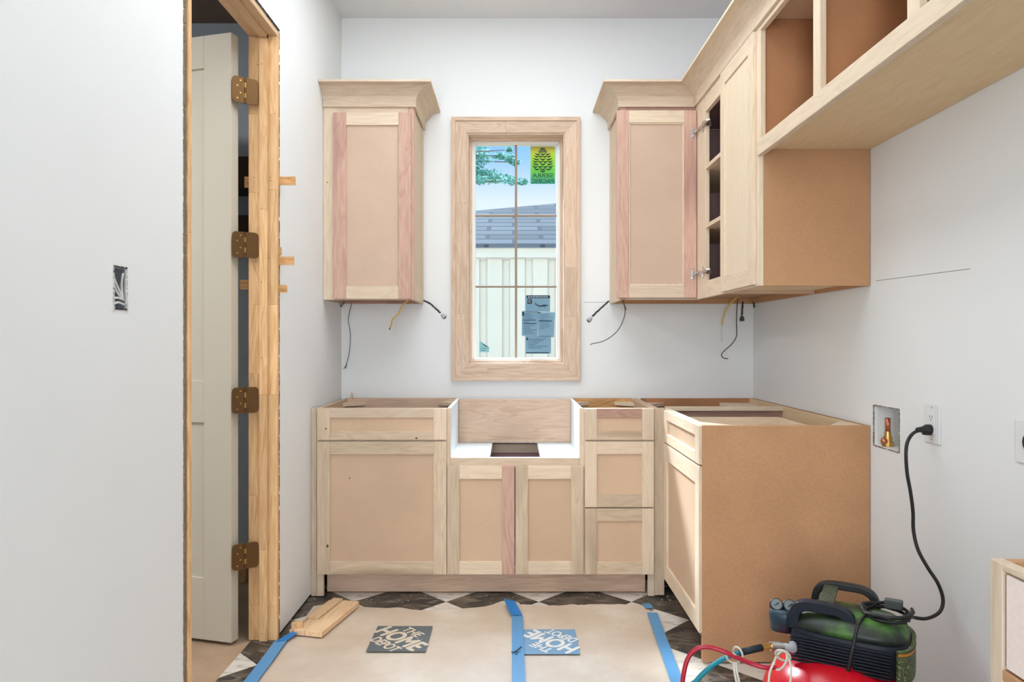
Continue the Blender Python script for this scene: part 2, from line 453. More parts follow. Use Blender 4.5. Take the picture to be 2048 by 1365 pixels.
# drywall seams on the walls
def seam(p0, p1, parent, r=0.0012):
    M().tube([p0, p1], r, 5).build('drywall_seam', plain('seam_grey', C(150, 150, 150), .9) if 'seam_grey' not in bpy.data.materials else bpy.data.materials['seam_grey'], parent)  # plain grey line marking the seam
def rw(u, v):
    Y = XR * F / (u - CU); return Vector((XR, Y, PZ(v, Y)))
seam(rw(1752, 562), rw(1940, 538), wall_right)
seam(P(1166, 605, YB), P(1222, 605, YB), wall_back)

# ------------------------------------------------------------------ marble floor tiles, set on the diagonal
def clip(poly, ax, val, keep_less):
    out = []
    for i in range(len(poly)):
        a, b = poly[i], poly[(i + 1) % len(poly)]
        ia = (a[ax] <= val) == keep_less; ib = (b[ax] <= val) == keep_less
        if ia: out.append(a)
        if ia != ib:
            t = (val - a[ax]) / (b[ax] - a[ax]); out.append((a[0] + t * (b[0] - a[0]), a[1] + t * (b[1] - a[1])))
    return out
D2 = 0.4215 / 2; VX, VY = 0.122, 3.247
for i in range(-8, 8):
    for j in range(-9, 4):
        if (i + j) % 2 == 0: continue
        cx, cy = VX + i * D2, VY + j * D2
        black = i % 2 != 0
        if cx < XL - .28 or cx > XR + .1 or cy > 3.75 or cy < 1.5: continue
        if -.55 < cx < .25 and cy < 2.9: continue
        r = D2 - 0.0016
        poly = [(cx - r, cy), (cx, cy - r), (cx + r, cy), (cx, cy + r)]
        poly = clip(poly, 0, -1.034, False)
        if len(poly) > 2: poly = clip(poly, 0, XR - .002, True)
        if len(poly) < 3: continue
        xs = [q[0] for q in poly]
        if max(xs) - min(xs) < .02: continue
        M().extrude([(x, y, -.008) for x, y in poly], (0, 0, .008)).build('tile', BTILE if black else WTILE, floor, bevel=.0008)

# ------------------------------------------------------------------ doorway: frame, door, hinges, shims
frame = empty('trim_1', (-.985, 2.45, 0), kind='structure')
frame['label'] = 'finger-jointed pine frame of the open doorway'
FJ = 2.825                                       # room-side face of the far jamb
def blocks(x0, x1, y0, y1, zs, name='jamb_block'):
    for a, b in zip(zs[:-1], zs[1:]):
        bx(name, PINE_Z, frame, x0, x1, y0, y1, a + .0002, b - .0002, bevel=.0006)
zv = lambda v: PZ(v, FJ)
blocks(-.9655, -.9285, FJ, FJ + .02, [0.001, zv(1212), zv(992), zv(790), zv(610), zv(380), zv(228), 2.3956])
blocks(-1.043, -.9975, FJ, FJ + .02, [0.001, zv(1212), zv(992), zv(748), zv(610), zv(385), zv(228), 2.3956])
blocks(-.9972, -.9658, FJ - .011, FJ + .02, [0.001, zv(1100), zv(790), zv(420), 2.385], 'door_stop')
# near jamb (only its room-side edge shows) with the stud behind it
blocks(-1.043, -.927, 2.046, 2.065, [0.001, .62, 1.5, 2.3956])
bx('jamb_backing', RAWEDGE, frame, -1.04, -.934, 2.026, 2.045, 0.001, 2.43)
bx('jamb_backing', RAWEDGE, frame, -1.04, -.940, 2.846, 2.854, 0.001, 2.43)
# head jamb in two laminations with its stop
bx('head_jamb', PINE_Y, frame, -.9655, -.9285, 2.046, FJ + .02, 2.396, 2.416)
bx('head_jamb', PINE_Y, frame, -1.043, -.9975, 2.046, FJ + .02, 2.396, 2.416)
bx('head_stop', PINE_Y, frame, -.9972, -.9658, 2.066, FJ - .012, 2.385, 2.416)
bx('head_backing', GAPDARK, frame, -1.04, -.940, 2.03, 2.85, 2.417, 2.431)
# nail holes
nm = M()
for (u, v) in ((516, 130), (523, 128), (535, 162), (535, 175), (535, 193), (515, 205), (508, 355), (540, 355), (540, 362), (523, 417), (535, 483), (536, 510), (537, 516), (523, 565), (536, 570), (512, 524), (523, 716), (536, 675), (535, 1103), (535, 1180), (523, 1268)):
    p = P(u, v, FJ - (.0115 if 516 < u < 532 else .0005)); nm.tube([p, p - Vector((0, .0006, 0))], .0018, 6)
nm.build('nail_hole', GAPDARK, frame)
# torn drywall edges round the opening: little ragged flakes
def ragged(name, mat, parent, pts_fn, n, along, amp, kind='stuff'):
    m = M(); rr = random.Random(n)
    for k in range(n):
        p, nrm, tan = pts_fn((k + rr.random()) / n)
        s_ = amp * (0.4 + rr.random()); t_ = along * (0.5 + rr.random())
        m.obb(p + nrm * s_ * .3, tan * t_, nrm * s_ * .6, nrm.cross(tan).normalized() * (.0008 + .0012 * rr.random()))
    return m.build(name, mat, parent, kind=kind)
Vx, Vy, Vz = Vector((1, 0, 0)), Vector((0, 1, 0)), Vector((0, 0, 1))
ragged('torn_paper_edge', RAWEDGE, wall_left, lambda t: (Vector((XL + .0008, DY0, .02 + 2.38 * t)), Vy, Vz), 150, .009, .006)
ragged('torn_paper_edge', GAPDARK, wall_left, lambda t: (Vector((XL + .0006, DY1, .02 + 2.40 * t)), -Vy, Vz), 120, .012, .003)
ragged('torn_paper_edge', GAPDARK, wall_left, lambda t: (Vector((XL + .0006, DY0 + .83 * t, DZ)), -Vz, Vy), 60, .012, .004)

# the door leaf, swung into the room beyond
door = empty('door_1', (-1.09, 2.79, 0.012), kind='structure')
door['label'] = 'cream panelled door standing open into the dark room beyond'
cA = Vector((-1.091, 2.772, 0)); dd = Vector((-.966, .259, 0)).normalized(); dn = Vector((dd.y, -dd.x, 0))
if dn.y > 0: dn = -dn                         # dn: out of the visible face, towards the camera
TH = .0445
def slab(a0, a1, d0, d1, z0, z1):
    return M().obb(cA + dd * (a0 + a1) / 2 - dn * (d0 + d1) / 2 + Vz * (z0 + z1) / 2, dd * abs(a1 - a0) / 2, dn * abs(d1 - d0) / 2, Vz * (z1 - z0) / 2)
ZT = 2.388
slab(0, .125, 0, TH, .012, ZT).build('hinge_stile', DOORP, door, bevel=.0015)
slab(.635, .76, 0, TH, .012, ZT).build('lock_stile', DOORP, door, bevel=.0015)
for z0, z1 in ((.012, .255), (.865, 1.03), (2.26, ZT)):
    slab(.125, .635, 0, TH, z0, z1).build('rail', DOORP, door, bevel=.0015)
for z0, z1 in ((.255, .865), (1.03, 2.26)):
    slab(.125, .635, .010, TH - .010, z0, z1).build('door_panel', DOORP, door)
PIN = Vector((-1.0445, 2.792, 0))
A0 = Vector((-1.0835, 2.762, 0))
def rounded_leaf(p_pin, p_out, zc, hh, thick, r=.014):
    d = (p_out - p_pin); L = d.length; d.normalize(); nn = d.cross(Vz)
    pr = [(0, -hh), (L - r, -hh)] + [(L - r + r * math.sin(a), -hh + r - r * math.cos(a)) for a in (math.pi / 8 * k for k in range(1, 4))] + [(L, -hh + r), (L, hh - r)] + \
         [(L - r + r * math.cos(a), hh - r + r * math.sin(a)) for a in (math.pi / 8 * k for k in range(1, 4))] + [(L - r, hh), (0, hh)]
    return M().extrude([p_pin + d * x + Vz * (zc + z) - nn * thick / 2 for x, z in pr], nn * thick)
for v in (181, 490, 801, 1113):
    zc = PZ(v, 2.79)
    h = rounded_leaf(PIN, PIN + Vector((.042, .028, 0)), zc, .0505, .003).build('hinge', BRONZE, door, bevel=.0004)
    rounded_leaf(PIN, A0, zc, .0505, .003).build('hinge_leaf', BRONZE, h, bevel=.0004)
    for k in range(5):
        M().tube([PIN + Vz * (zc - .0505 + .0204 * k), PIN + Vz * (zc - .0505 + .0204 * k + .0192)], .0052, 10).build('knuckle', BRASS if k % 2 else BRONZE, h, smooth=False)
    sm = M()
    dl = (A0 - PIN).normalized(); fn = dl.cross(Vz)
    if fn.y > 0: fn = -fn
    for t, z in ((.018, .036), (.030, .014), (.018, -.012), (.030, -.034)):
        c = PIN + dl * t + Vz * (zc + z)
        sm.tube([c + fn * .0012, c + fn * .0026], .0032, 8)
    sm.build('screw', BRASS, h)

# shims poking out of the joint beside the far jamb
SH = [(181, 558, 9, 'pair'), (362, 591, 17, 'long'), (503, 563, 16, 'short'), (522, 588, 17, 'mid'), (578, 574, 15, 'low')]
SHL = ['tiny shim end level with the topmost hinge', 'longest pine shim, poking from the door frame at upper-cabinet height',
       'short shim stub just above the second longest shim', 'second longest shim, just below a short stub beside the door frame', 'lowest pine shim sticking out beside the door frame']
for (v, u1, hp, _), lb in zip(SH, SHL):
    Y = 2.849; zc = PZ(v, Y); hh = hp / 2 * Y / F; x1 = PX(u1, Y)
    m = M()
    for q in range(4):
        z0 = zc - hh + q * hh / 2
        m.extrude([(-.99, 2.8462, z0 + .0003), (x1 - .001 * (q % 2), 2.8475 - .001 * (q % 2), z0 + .0003), (x1 - .001 * (q % 2), 2.8535, z0 + .0003), (-.99, 2.8535, z0 + .0003)], (0, 0, hh / 2 - .0003))
    m.build('wood_shim', PINE_X, label=lb, cat='shim', group='wood shims of the door frame')
for (v, u0, hp), lb in zip(((365, 490, 22), (570, 481, 19)), ('shim end showing behind the frame between the two upper hinges', 'striped shim end in the dark gap below the second hinge')):
    Y = 2.852; zc = PZ(v, Y); hh = hp / 2 * Y / F
    m = M()
    for q in range(4):
        z0 = zc - hh + q * hh / 2
        m.box(PX(u0, Y), -1.0, 2.847 - .001 * (q % 2), 2.8535, z0 + .0003, z0 + hh / 2)
    m.build('wood_shim', PINE_X, label=lb, cat='shim', group='wood shims of the door frame')
# dark shelves on the closet wall
for v0, v1, lb in ((313, 374, 'upper dark brown shelf board in the room behind the door'), (430, 468, 'lower dark brown shelf board in the room behind the door')):
    Y = 3.40
    M().box(-1.75, XLO - .01, Y, 3.62, PZ(v1, Y), PZ(v0, Y)).build('closet_shelf', plain('walnut_stain', C(70, 48, 38), .6) if v0 == 313 else bpy.data.materials['walnut_stain'], label=lb, cat='shelf', bevel=.002, group='shelves in the dark room')
bx('wood_offcut', PINE_Z, None, -1.345, -1.305, 3.50, 3.54, 0, .16, label='small upright pine offcut on the floor behind the open door', cat='offcut')

# ------------------------------------------------------------------ electrical box in the wall by the doorway
eb = empty('electrical_box', (XL - .03, 1.697, 1.312), 'empty metal switch box with white wires, recessed in the wall before the doorway', 'electrical box')
y0, y1, z0, z1 = EB
m = M().box(XL - .062, XL - .058, y0, y1, z0, z1).box(XL - .058, XL - .006, y0, y0 + .002, z0, z1).box(XL - .058, XL - .006, y1 - .002, y1, z0, z1)
m.box(XL - .058, XL - .006, y0, y1, z0, z0 + .002).box(XL - .058, XL - .006, y0, y1, z1 - .002, z1)
m.build('box_shell', GALV, eb)
ewires = [[(1.672, 1.345), (1.69, 1.325), (1.716, 1.29)], [(1.670, 1.33), (1.692, 1.306), (1.715, 1.287)], [(1.669, 1.284), (1.695, 1.29), (1.720, 1.286)], [(1.67, 1.272), (1.70, 1.279), (1.722, 1.274)], [(1.716, 1.35), (1.715, 1.32), (1.717, 1.285)]]
for wq in ewires:
    M().tube(smooth_path([(XL - .004 - .003 * (k % 2), a, b) for k, (a, b) in enumerate(wq)], 5), .0028, 7).build('wire', WHITEW, eb, smooth=True)
for fn, n_ in ((lambda t: (Vector((XL + .0006, y0, z0 + (z1 - z0) * t)), Vy, Vz), 14), (lambda t: (Vector((XL + .0006, y1, z0 + (z1 - z0) * t)), -Vy, Vz), 14)):
    ragged('torn_paper_edge', GYP, wall_left, fn, n_, .005, .004)
for z in (z0, z1):
    ragged('torn_paper_edge', BLACKM, wall_left, (lambda zz: lambda t: (Vector((XL + .0006, y0 + (y1 - y0) * t, zz)), Vz, Vy))(z), 9, .004, .003)

# ------------------------------------------------------------------ the window
win = empty('window_1', (0.022, YB, WZ0), kind='structure')
win['label'] = 'tall six-light window with a raw wood casing'
# casing: mitred boards, proud of the wall, with a thin back band
cx0, cx1, cz0, cz1 = PX(911, 3.88), PX(1153, 3.88), PZ(754, 3.88), PZ(242, 3.88)
CI = (WX0 + .004, WX1 - .004, WZ0 + .004, WZ1 - .004)
def frame4(name, ox0, ox1, oz0, oz1, ix0, ix1, iz0, iz1, y0, y1, mz, mx, parent, bevel=.001, splits=None):
    quads = {'left': [(ox0, oz0), (ix0, iz0), (ix0, iz1), (ox0, oz1)], 'right': [(ox1, oz0), (ox1, oz1), (ix1, iz1), (ix1, iz0)],
             'top': [(ox0, oz1), (ix0, iz1), (ix1, iz1), (ox1, oz1)], 'low': [(ox0, oz0), (ox1, oz0), (ix1, iz0), (ix0, iz0)]}
    for kq, q in quads.items():
        mt = mz if kq in ('left', 'right') else mx
        cuts = (splits or {}).get(kq)
        if not cuts:
            M().extrude([(x, y0, z) for x, z in q], (0, y1 - y0, 0)).build(name, mt, parent, bevel=bevel); continue
        ax = 1 if kq in ('left', 'right') else 0
        edges = [-9] + cuts + [9]
        for a, b in zip(edges[:-1], edges[1:]):
            qq = clip(clip(q, ax, a + .0002, False), ax, b - .0002, True)
            M().extrude([(x, y0, z) for x, z in qq], (0, y1 - y0, 0)).build(name, mt, parent, bevel=bevel * .5)
frame4('casing_board', cx0, cx1, cz0, cz1, *CI, YB - .020, YB - .0005, ALDER_Z, ALDER_X, win, splits={
    'left': [PZ(628, 3.88), PZ(405, 3.88)], 'right': [PZ(535, 3.88), PZ(634, 3.88)][::-1], 'top': [PX(1012, 3.88)], 'low': [PX(975, 3.88)]})
frame4('back_band', cx0 - .021, cx1 + .021, cz0 - .021, cz1 + .021, cx0, cx1, cz0, cz1, YB - .028, YB - .0005, ALDER_Z, ALDER_X, win)
# jamb liner, stop and sash
frame4('jamb_liner', WX0, WX1, WZ0, WZ1, WX0 + .012, WX1 - .012, WZ0 + .012, WZ1 - .012, YB - .012, YB + .16, ALDER_Z, ALDER_X, win)
frame4('window_stop', WX0 + .012, WX1 - .012, WZ0 + .012, WZ1 - .012, WX0 + .024, WX1 - .024, WZ0 + .024, WZ1 - .024, YB + .055, YB + .085, ALDER_Z, ALDER_X, win)
GX0, GX1, GZ0, GZ1 = PX(951, 4.0), PX(1113, 4.0), PZ(716, 4.0), PZ(291, 4.0)
frame4('sash_frame', WX0 + .012, WX1 - .012, WZ0 + .012, WZ1 - .012, GX0, GX1, GZ0, GZ1, YB + .086, YB + .125, SILLW, SILLW, win, bevel=.003)
MX = PX(1032, 4.0); MZ = [PZ(573.7, 4.0), PZ(431.7, 4.0)]
for x, n_ in ((MX, 1),):
    bx('muntin', MUNT, win, x - .0065, x + .0065, 3.992, 4.012, GZ0, GZ1, bevel=.002)
for z in MZ:
    bx('muntin', MUNT, win, GX0, MX - .0066, 3.992, 4.012, z - .0055, z + .0055, bevel=.002)
    bx('muntin', MUNT, win, MX + .0066, GX1, 3.992, 4.012, z - .0055, z + .0055, bevel=.002)
xs = [GX0, MX - .0067, MX + .0067, GX1]; zs = [GZ0, MZ[0] - .0057, MZ[0] + .0057, MZ[1] - .0057, MZ[1] + .0057, GZ1]
for a in (0, 2):
    for b in (0, 2, 4):
        M().box(xs[a], xs[a + 1], 4.000, 4.004, zs[b], zs[b + 1]).build('pane', GLASS, win)
cm = M()
for k in range(26):
    x = random.uniform(WX0 + .03, WX1 - .05); cm.ball((x, random.uniform(YB - .008, YB + .02), WZ0 + .0135), random.uniform(.0015, .005), rz=.002, nu=6, nv=4)
cm.build('plaster_crumbs', GYP, win, kind='stuff')

# stickers on the outside of the glass
def grad_sticker():
    m = sheer('green_yellow_print', C(150, 185, 60), .5)
    n = m.node_tree; b = n.nodes['Principled BSDF']; t = [q for q in n.nodes if q.type == 'BSDF_TRANSLUCENT'][0]
    tcn = n.nodes.new('ShaderNodeTexCoord'); s_ = n.nodes.new('ShaderNodeSeparateXYZ'); n.links.new(tcn.outputs['Generated'], s_.inputs[0])
    r = ramp(n, s_.outputs['Z'], [(0.0, C(74, 156, 140)), (0.35, C(128, 186, 84)), (0.75, C(182, 196, 52)), (1.0, C(216, 190, 66))])
    n.links.new(r.outputs[0], b.inputs['Base Color']); n.links.new(r.outputs[0], t.inputs[0])
    return m
YS = 4.0065
x0, x1, z0, z1 = PX(1061, YS), PX(1110, YS), PZ(368, YS), PZ(293, YS)
st = M().box(x0, x1, YS, YS + .0006, z0, z1).build('window_sticker', grad_sticker(), label='green and yellow pine cone maker sticker in the top pane', cat='sticker')
INK = sheer('dark_green_ink', C(14, 52, 44), .25)
wS, hS = x1 - x0, z1 - z0; xc = (x0 + x1) / 2
pm = M()
rows = [(.955, .16, 2), (.915, .26, 3), (.865, .36, 4), (.80, .62, 3), (.74, .66, 4), (.665, .78, 3), (.60, .80, 4), (.535, .86, 3), (.465, .84, 4), (.40, .74, 3), (.345, .46, 1)]
for (zr, wr, n_) in rows:
    for k in range(n_):
        xk = xc + wS * wr * ((k + .5) / n_ - .5); zk = z0 + hS * zr - .0
        a = wS * min(.13, .95 * wr / n_ / 2 + .02); hk = hS * .042
        tilt = (xk - xc) / wS * .5
        top = [(xk + a * q, YS - .0003, zk + hk * (.55 * abs(q) ** 1.5) + a * q * tilt) for q in (-1, -.6, -.2, .2, .6, 1)]
        bot = [(xk + a * q, YS - .0003, zk - hk * (1 - q * q) + a * q * tilt + hk * .5 * abs(q) ** 3) for q in (.9, .5, 0, -.5, -.9)]
        pm.add(top + bot, [tuple(range(11))])
pm.build('pine_cone_print', INK, st, recalc=False)
text_mesh('lettering', 'SIERRA', (xc, YS - .0003, z0 + hS * .225), (-1, 0, 0), (0, 0, 1), wS * .84, hS * .11, INK, st, bold=.012)
text_mesh('lettering', 'PACIFIC', (xc, YS - .0003, z0 + hS * .075), (-1, 0, 0), (0, 0, 1), wS * .90, hS * .11, INK, st, bold=.012)
BLUEP = sheer('blue_tinted_paper', C(140, 160, 170), .45); INK2 = sheer('navy_ink', C(24, 42, 62), .2); INK3 = sheer('pale_blue_ink', C(92, 128, 156), .4); INK4 = sheer('white_ink', C(226, 234, 240), .5)
GREYP = sheer('grey_green_paper', C(150, 176, 172), .5)
shN = 0
def sheet(corners, lb, mat=BLUEP):
    global shN
    Y = 4.0062 + .0008 * shN; shN += 1
    q = M().extrude([P(u, v, Y) for u, v in corners], (0, .0004, 0)).build('paper_label', mat, label=lb, cat='label', group='paper labels on the window')
    return q, Y - .0002
def bars(parent, Y, items, mat, name='print'):
    mm = M()
    for (u0, v0, u1, v1) in items:
        mm.add([P(u0, v1, Y), P(u1, v1, Y), P(u1, v0, Y), P(u0, v0, Y)], [(0, 1, 2, 3)])
    mm.build(name, mat, parent, recalc=False, kind='stuff')
q, Y = sheet([(1043.5, 672), (1044, 622), (1077, 624), (1075, 673)], 'blue paper label in the lower pane, the narrow one nearest the muntin')
rr = random.Random(3)
bars(q, Y, [(1047, 627 + 3.3 * k, 1047 + rr.uniform(10, 26), 628.1 + 3.3 * k) for k in range(13)], INK3)
bars(q, Y, [(1046, 640, 1071, 641.3), (1047, 646.5, 1073, 648), (1044, 624, 1048, 632)], INK2)
q, Y = sheet([(1076, 674), (1076, 625), (1110, 625), (1108, 675)], 'blue paper label in the lower pane nearest the window edge')
bars(q, Y, [(1080, 630 + 3.4 * k, 1080 + rr.uniform(8, 25), 631 + 3.4 * k) for k in range(9)], INK3)
bars(q, Y, [(1077, 641.5, 1104, 643), (1077, 624.8, 1081, 627)], INK2)
q, Y = sheet([(1051, 708), (1051, 672), (1102, 672), (1102, 708)], 'lowest blue paper label in the lower pane')
bars(q, Y, [(1056, 678 + 3.6 * k, 1056 + rr.uniform(14, 42), 679.2 + 3.6 * k) for k in range(6)], INK3)
bars(q, Y, [(1052, 705, 1098, 707), (1053, 676, 1056, 681)], INK2)
q, Y = sheet([(1051, 624), (1051, 591), (1100, 591), (1100, 624)], 'topmost blue paper label with a dark header bar and small logo')
bars(q, Y, [(1053, 591.3, 1100, 597), (1054.5, 599, 1064, 608)], INK2)
bars(q, Y - .0002, [(1056 + 5.1 * k, 593.3, 1060 + 5.1 * k, 595.3) for k in range(8)] + [(1056, 601.2, 1062, 602.2), (1056, 604.5, 1062, 605.4)], INK4)
M().add([P(u, v, Y) for u, v in ((1068, 602), (1070, 606), (1075, 610), (1081, 611.5), (1088, 609.5), (1096, 610.5), (1096, 612), (1089, 613), (1092, 616.5), (1087, 613.5), (1080, 614), (1083, 616), (1077, 613), (1071, 610))], [tuple(range(14))]).build('printed_mark', INK2, q, recalc=False)
q, Y = sheet([(958.5, 705), (958.5, 684), (962, 683.5), (978.5, 695), (978, 705)], 'small grey-green sticker with a folded corner, low in the pane', GREYP)
M().add([P(u, v, Y) for u, v in ((960, 684.5), (979, 696), (970, 693))], [(0, 1, 2)]).build('folded_corner', INK2, q, recalc=False)
bars(q, Y, [(961, 697, 976, 698), (961, 701, 974, 702)], INK3)

# ------------------------------------------------------------------ outdoors
ground = M().box(-14, 14, YB + .2, 30, -.35, -.25).build('ground_outside', board('lawn_soil', C(128, 124, 100)), kind='structure')
HY = 7.0
hs_ = empty('neighbor_house', (0, HY, -.25), 'white board-sided outbuilding with a grey shingle roof outside the window', 'building')
SID = paint('white_siding_paint', C(206, 193, 174), .6, .05)
zf0, zf1 = PZ(516, HY), PZ(497, HY)
M().box(-4, 3.5, HY + .10, HY + .2, -.25, zf0).build('siding_backing', SID, hs_)
per = 0.2246
for k in range(-9, 11):
    x = PX(1035, HY) + k * per
    bx('siding_board', SID, hs_, x - .074, x + .074, HY + .045 - .004 * (k % 3), HY + .075, -.25, zf0, bevel=.002)
    bx('siding_board', SID, hs_, x + .06, x + .165, HY + .076, HY + .099, -.25, zf0, bevel=.002)
bx('fascia', SID, hs_, -4, 3.5, HY - .02, HY + .03, zf0, zf1 + .02, bevel=.003)
def shingle_mat():
    m, n, b = newmat('grey_shingles')
    mp, oi = coords(n, (1, 1, 1), 0)
    br = n.nodes.new('ShaderNodeTexBrick'); br.inputs['Scale'].default_value = 2.0
    br.inputs['Color1'].default_value = C(52, 54, 57); br.inputs['Color2'].default_value = C(70, 72, 75); br.inputs['Mortar'].default_value = C(38, 40, 44)
    br.inputs['Mortar Size'].default_value = .05; br.inputs['Row Height'].default_value = .42; br.inputs['Brick Width'].default_value = 1.1
    n.links.new(mp.outputs[0], br.inputs['Vector']); n.links.new(br.outputs['Color'], b.inputs['Base Color'])
    b.inputs['Roughness'].default_value = .9; b.inputs['Specular IOR Level'].default_value = .05
    return m
# hip roof: eave along the fascia, sloping up and back; the hip makes the skyline rise to one side
e0 = Vector((-4, HY - .05, zf1)); e1 = Vector((3.5, HY - .05, zf1))
r0 = P(800, 476, 9.2); r1 = P(1400, 385, 10.4)
M().extrude([e0, e1, r1, r0], (0, .05, .04)).build('roof', shingle_mat(), hs_)

# pine tree far beyond
tree = empty('pine_tree', (-1.9, 15.0, -.25), 'blue-green pine tree whose boughs show in the top pane', 'tree')
NEED = plain('pine_needles', C(104, 168, 150), .8)
BARK = plain('pine_bark', C(120, 110, 104), .9)
M().tube([(-1.9, 15, -.25), (-1.88, 15, 2.0), (-1.85, 15, 4.5), (-1.8, 15, 6.6)], [.17, .15, .11, .04], 10).build('trunk', BARK, tree, smooth=True)
cl = [(955, 305, 26, 14), (968, 318, 24, 14), (948, 330, 20, 12), (960, 345, 18, 9), (1000, 312, 12, 7), (1020, 316, 16, 9), (1030, 325, 12, 7), (985, 350, 22, 10), (975, 358, 22, 9), (1003, 358, 26, 9), (1022, 362, 22, 8), (958, 360, 18, 9), (1045, 364, 12, 6), (920, 320, 30, 30), (900, 370, 34, 24), (915, 260, 34, 30), (890, 200, 36, 34), (1018, 300, 6, 4)]
rr = random.Random(5); lm = M(); bmh = M()
for u, v, a, b in cl:
    c = P(u, v, 15 + rr.uniform(-.6, .6)); sx_, sz_ = a * 15 / F, b * 15 / F
    bmh.tube([(-1.83, 15, min(5.9, c.z - .1)), (c + Vector((-1.83, 15, c.z - .1))) / 2 + Vector((0, 0, .05)), c], [.035, .02, .008], 5)
    for k in range(110):
        d = Vector((rr.gauss(0, 1), rr.gauss(0, 1), rr.gauss(0, 1))); d = d / max(d.length, .3) * rr.random() ** .4
        p = c + Vector((d.x * sx_, d.y * sx_, d.z * sz_))
        t = Vector((rr.uniform(-1, 1), rr.uniform(-1, 1), rr.uniform(-.3, .8))).normalized() * .045; s_ = t.orthogonal().normalized() * .02
        lm.add([p - t, p + s_, p + t, p - s_], [(0, 1, 2, 3)])
lm.build('foliage', NEED, tree, recalc=False, kind='stuff')
bmh.build('branch', BARK, tree)

# ------------------------------------------------------------------ cabinets
def pb(plane, a0, a1, f, dep, z0, z1):
    return M().box(a0, a1, f, f + dep, z0, z1) if plane == 'y' else M().box(f, f + dep, a0, a1, z0, z1)
def shaker(name, parent, plane, a0, a1, z0, z1, f, fw=.058, rh=None, panel=MDF, mats=(MAPLE_Z, MAPLE_Z, MAPLE_X, MAPLE_X), dep=.019, rec=.009, bead=False):
    """framed door or drawer front: the sunk panel carries its stiles and rails. mats: stile, stile, top rail, bottom rail"""
    rh = rh or fw
    d = pb(plane, a0 + fw - .004, a1 - fw + .004, f + rec, dep - rec - .002, z0 + rh - .004, z1 - rh + .004).build(name, panel, parent)
    pb(plane, a0, a0 + fw, f, dep, z0, z1).build('stile', mats[0], d, bevel=.0012)
    pb(plane, a1 - fw, a1, f, dep, z0, z1).build('stile', mats[1], d, bevel=.0012)
    pb(plane, a0 + fw, a1 - fw, f + .0003, dep, z1 - rh, z1).build('rail', mats[2], d, bevel=.0012)
    pb(plane, a0 + fw, a1 - fw, f + .0003, dep, z0, z0 + rh).build('rail', mats[3], d, bevel=.0012)
    if bead:
        for (A0_, A1_, Z0_, Z1_) in ((a0 + fw, a0 + fw + .007, z0 + rh, z1 - rh), (a1 - fw - .007, a1 - fw, z0 + rh, z1 - rh), (a0 + fw + .007, a1 - fw - .007, z1 - rh - .007, z1 - rh), (a0 + fw + .007, a1 - fw - .007, z0 + rh, z0 + rh + .007)):
            pb(plane, A0_, A1_, f + .004, .006, Z0_, Z1_).build('bead', PALE_Z, d, bevel=.0015)
    return d

YF, YD = 3.305, 3.285            # back-run face frame and door faces
ZTOP = .876
def brace(parent, cx, cy, dx, dy, z, mat=PALE_X):
    M().extrude([(cx, cy, z), (cx + dx, cy, z), (cx, cy + dy, z)], (0, 0, .018)).build('corner_brace', mat, parent)

# base cabinet by the doorway wall
bl = empty('base_cabinet', (-.6, YF, 0), 'open-topped base cabinet with one wide drawer over a single door', 'cabinet', 'raw wood base cabinets')
LX0, LX1 = -.905, -.2849
bx('face_stile', MAPLE_Z, bl, LX0, LX0 + .032, YF, YF + .019, 0.004, ZTOP)
bx('face_stile', MAPLE_Z, bl, LX1 - .036, LX1, YF, YF + .019, .105, ZTOP)
bx('face_rail', MAPLE_X, bl, LX0 + .032, LX1 - .036, YF, YF + .019, ZTOP - .03, ZTOP)
bx('face_rail', MAPLE_X, bl, LX0 + .032, LX1 - .036, YF, YF + .019, .715, .742)
bx('face_rail', MAPLE_X, bl, LX0 + .032, LX1 - .036, YF, YF + .019, .105, .135)
bx('side_panel', MDF, bl, LX0, LX0 + .016, YF + .019, 3.885, .1, ZTOP)
bx('side_panel', GLARE_WHITE, bl, LX1 - .016, LX1, YF + .019, 3.885, .1, ZTOP, label='side panel coloured white for window glare')
bx('back_panel', MDF_IN, bl, LX0 + .016, LX1 - .016, 3.872, 3.885, .1, ZTOP)
bx('nailer', PLY_X, bl, LX0 + .016, LX1 - .016, 3.853, 3.872, ZTOP - .09, ZTOP - .001)
bx('bottom_panel', MDF, bl, LX0 + .016, LX1 - .016, YF + .019, 3.872, .115, .13)
for sx_, xx in ((1, LX0 + .016), (-1, LX1 - .016)):
    brace(bl, xx, 3.853, sx_ * .10, -.10, ZTOP - .035); brace(bl, xx, YF + .019, sx_ * .10, .10, ZTOP - .035)
shaker('drawer_front', bl, 'y', -.898, -.3016, .731, .874, YD, .060, .041, mats=(OLIVE_Z, MAPLE_Z, MAPLE_X, OLIVE_X))
shaker('door', bl, 'y', -.898, -.3016, .1107, .7235, YD, .060, mats=(OLIVE_Z, OLIVE_Z, OLIVE_X, OLIVE_X))
bx('wood_peg', PINE_Z, None, -.873, -.866, 3.862, 3.869, ZTOP, ZTOP + .03, bevel=.0005, label='little wooden peg standing up at the back of the open-topped base cabinet', cat='peg')
bx('filler_strip', OLIVE_Z, None, XL + .001, -.9065, YF + .001, YF + .02, .004, ZTOP, label='narrow wood filler strip between the doorway wall and the base cabinet', cat='filler')

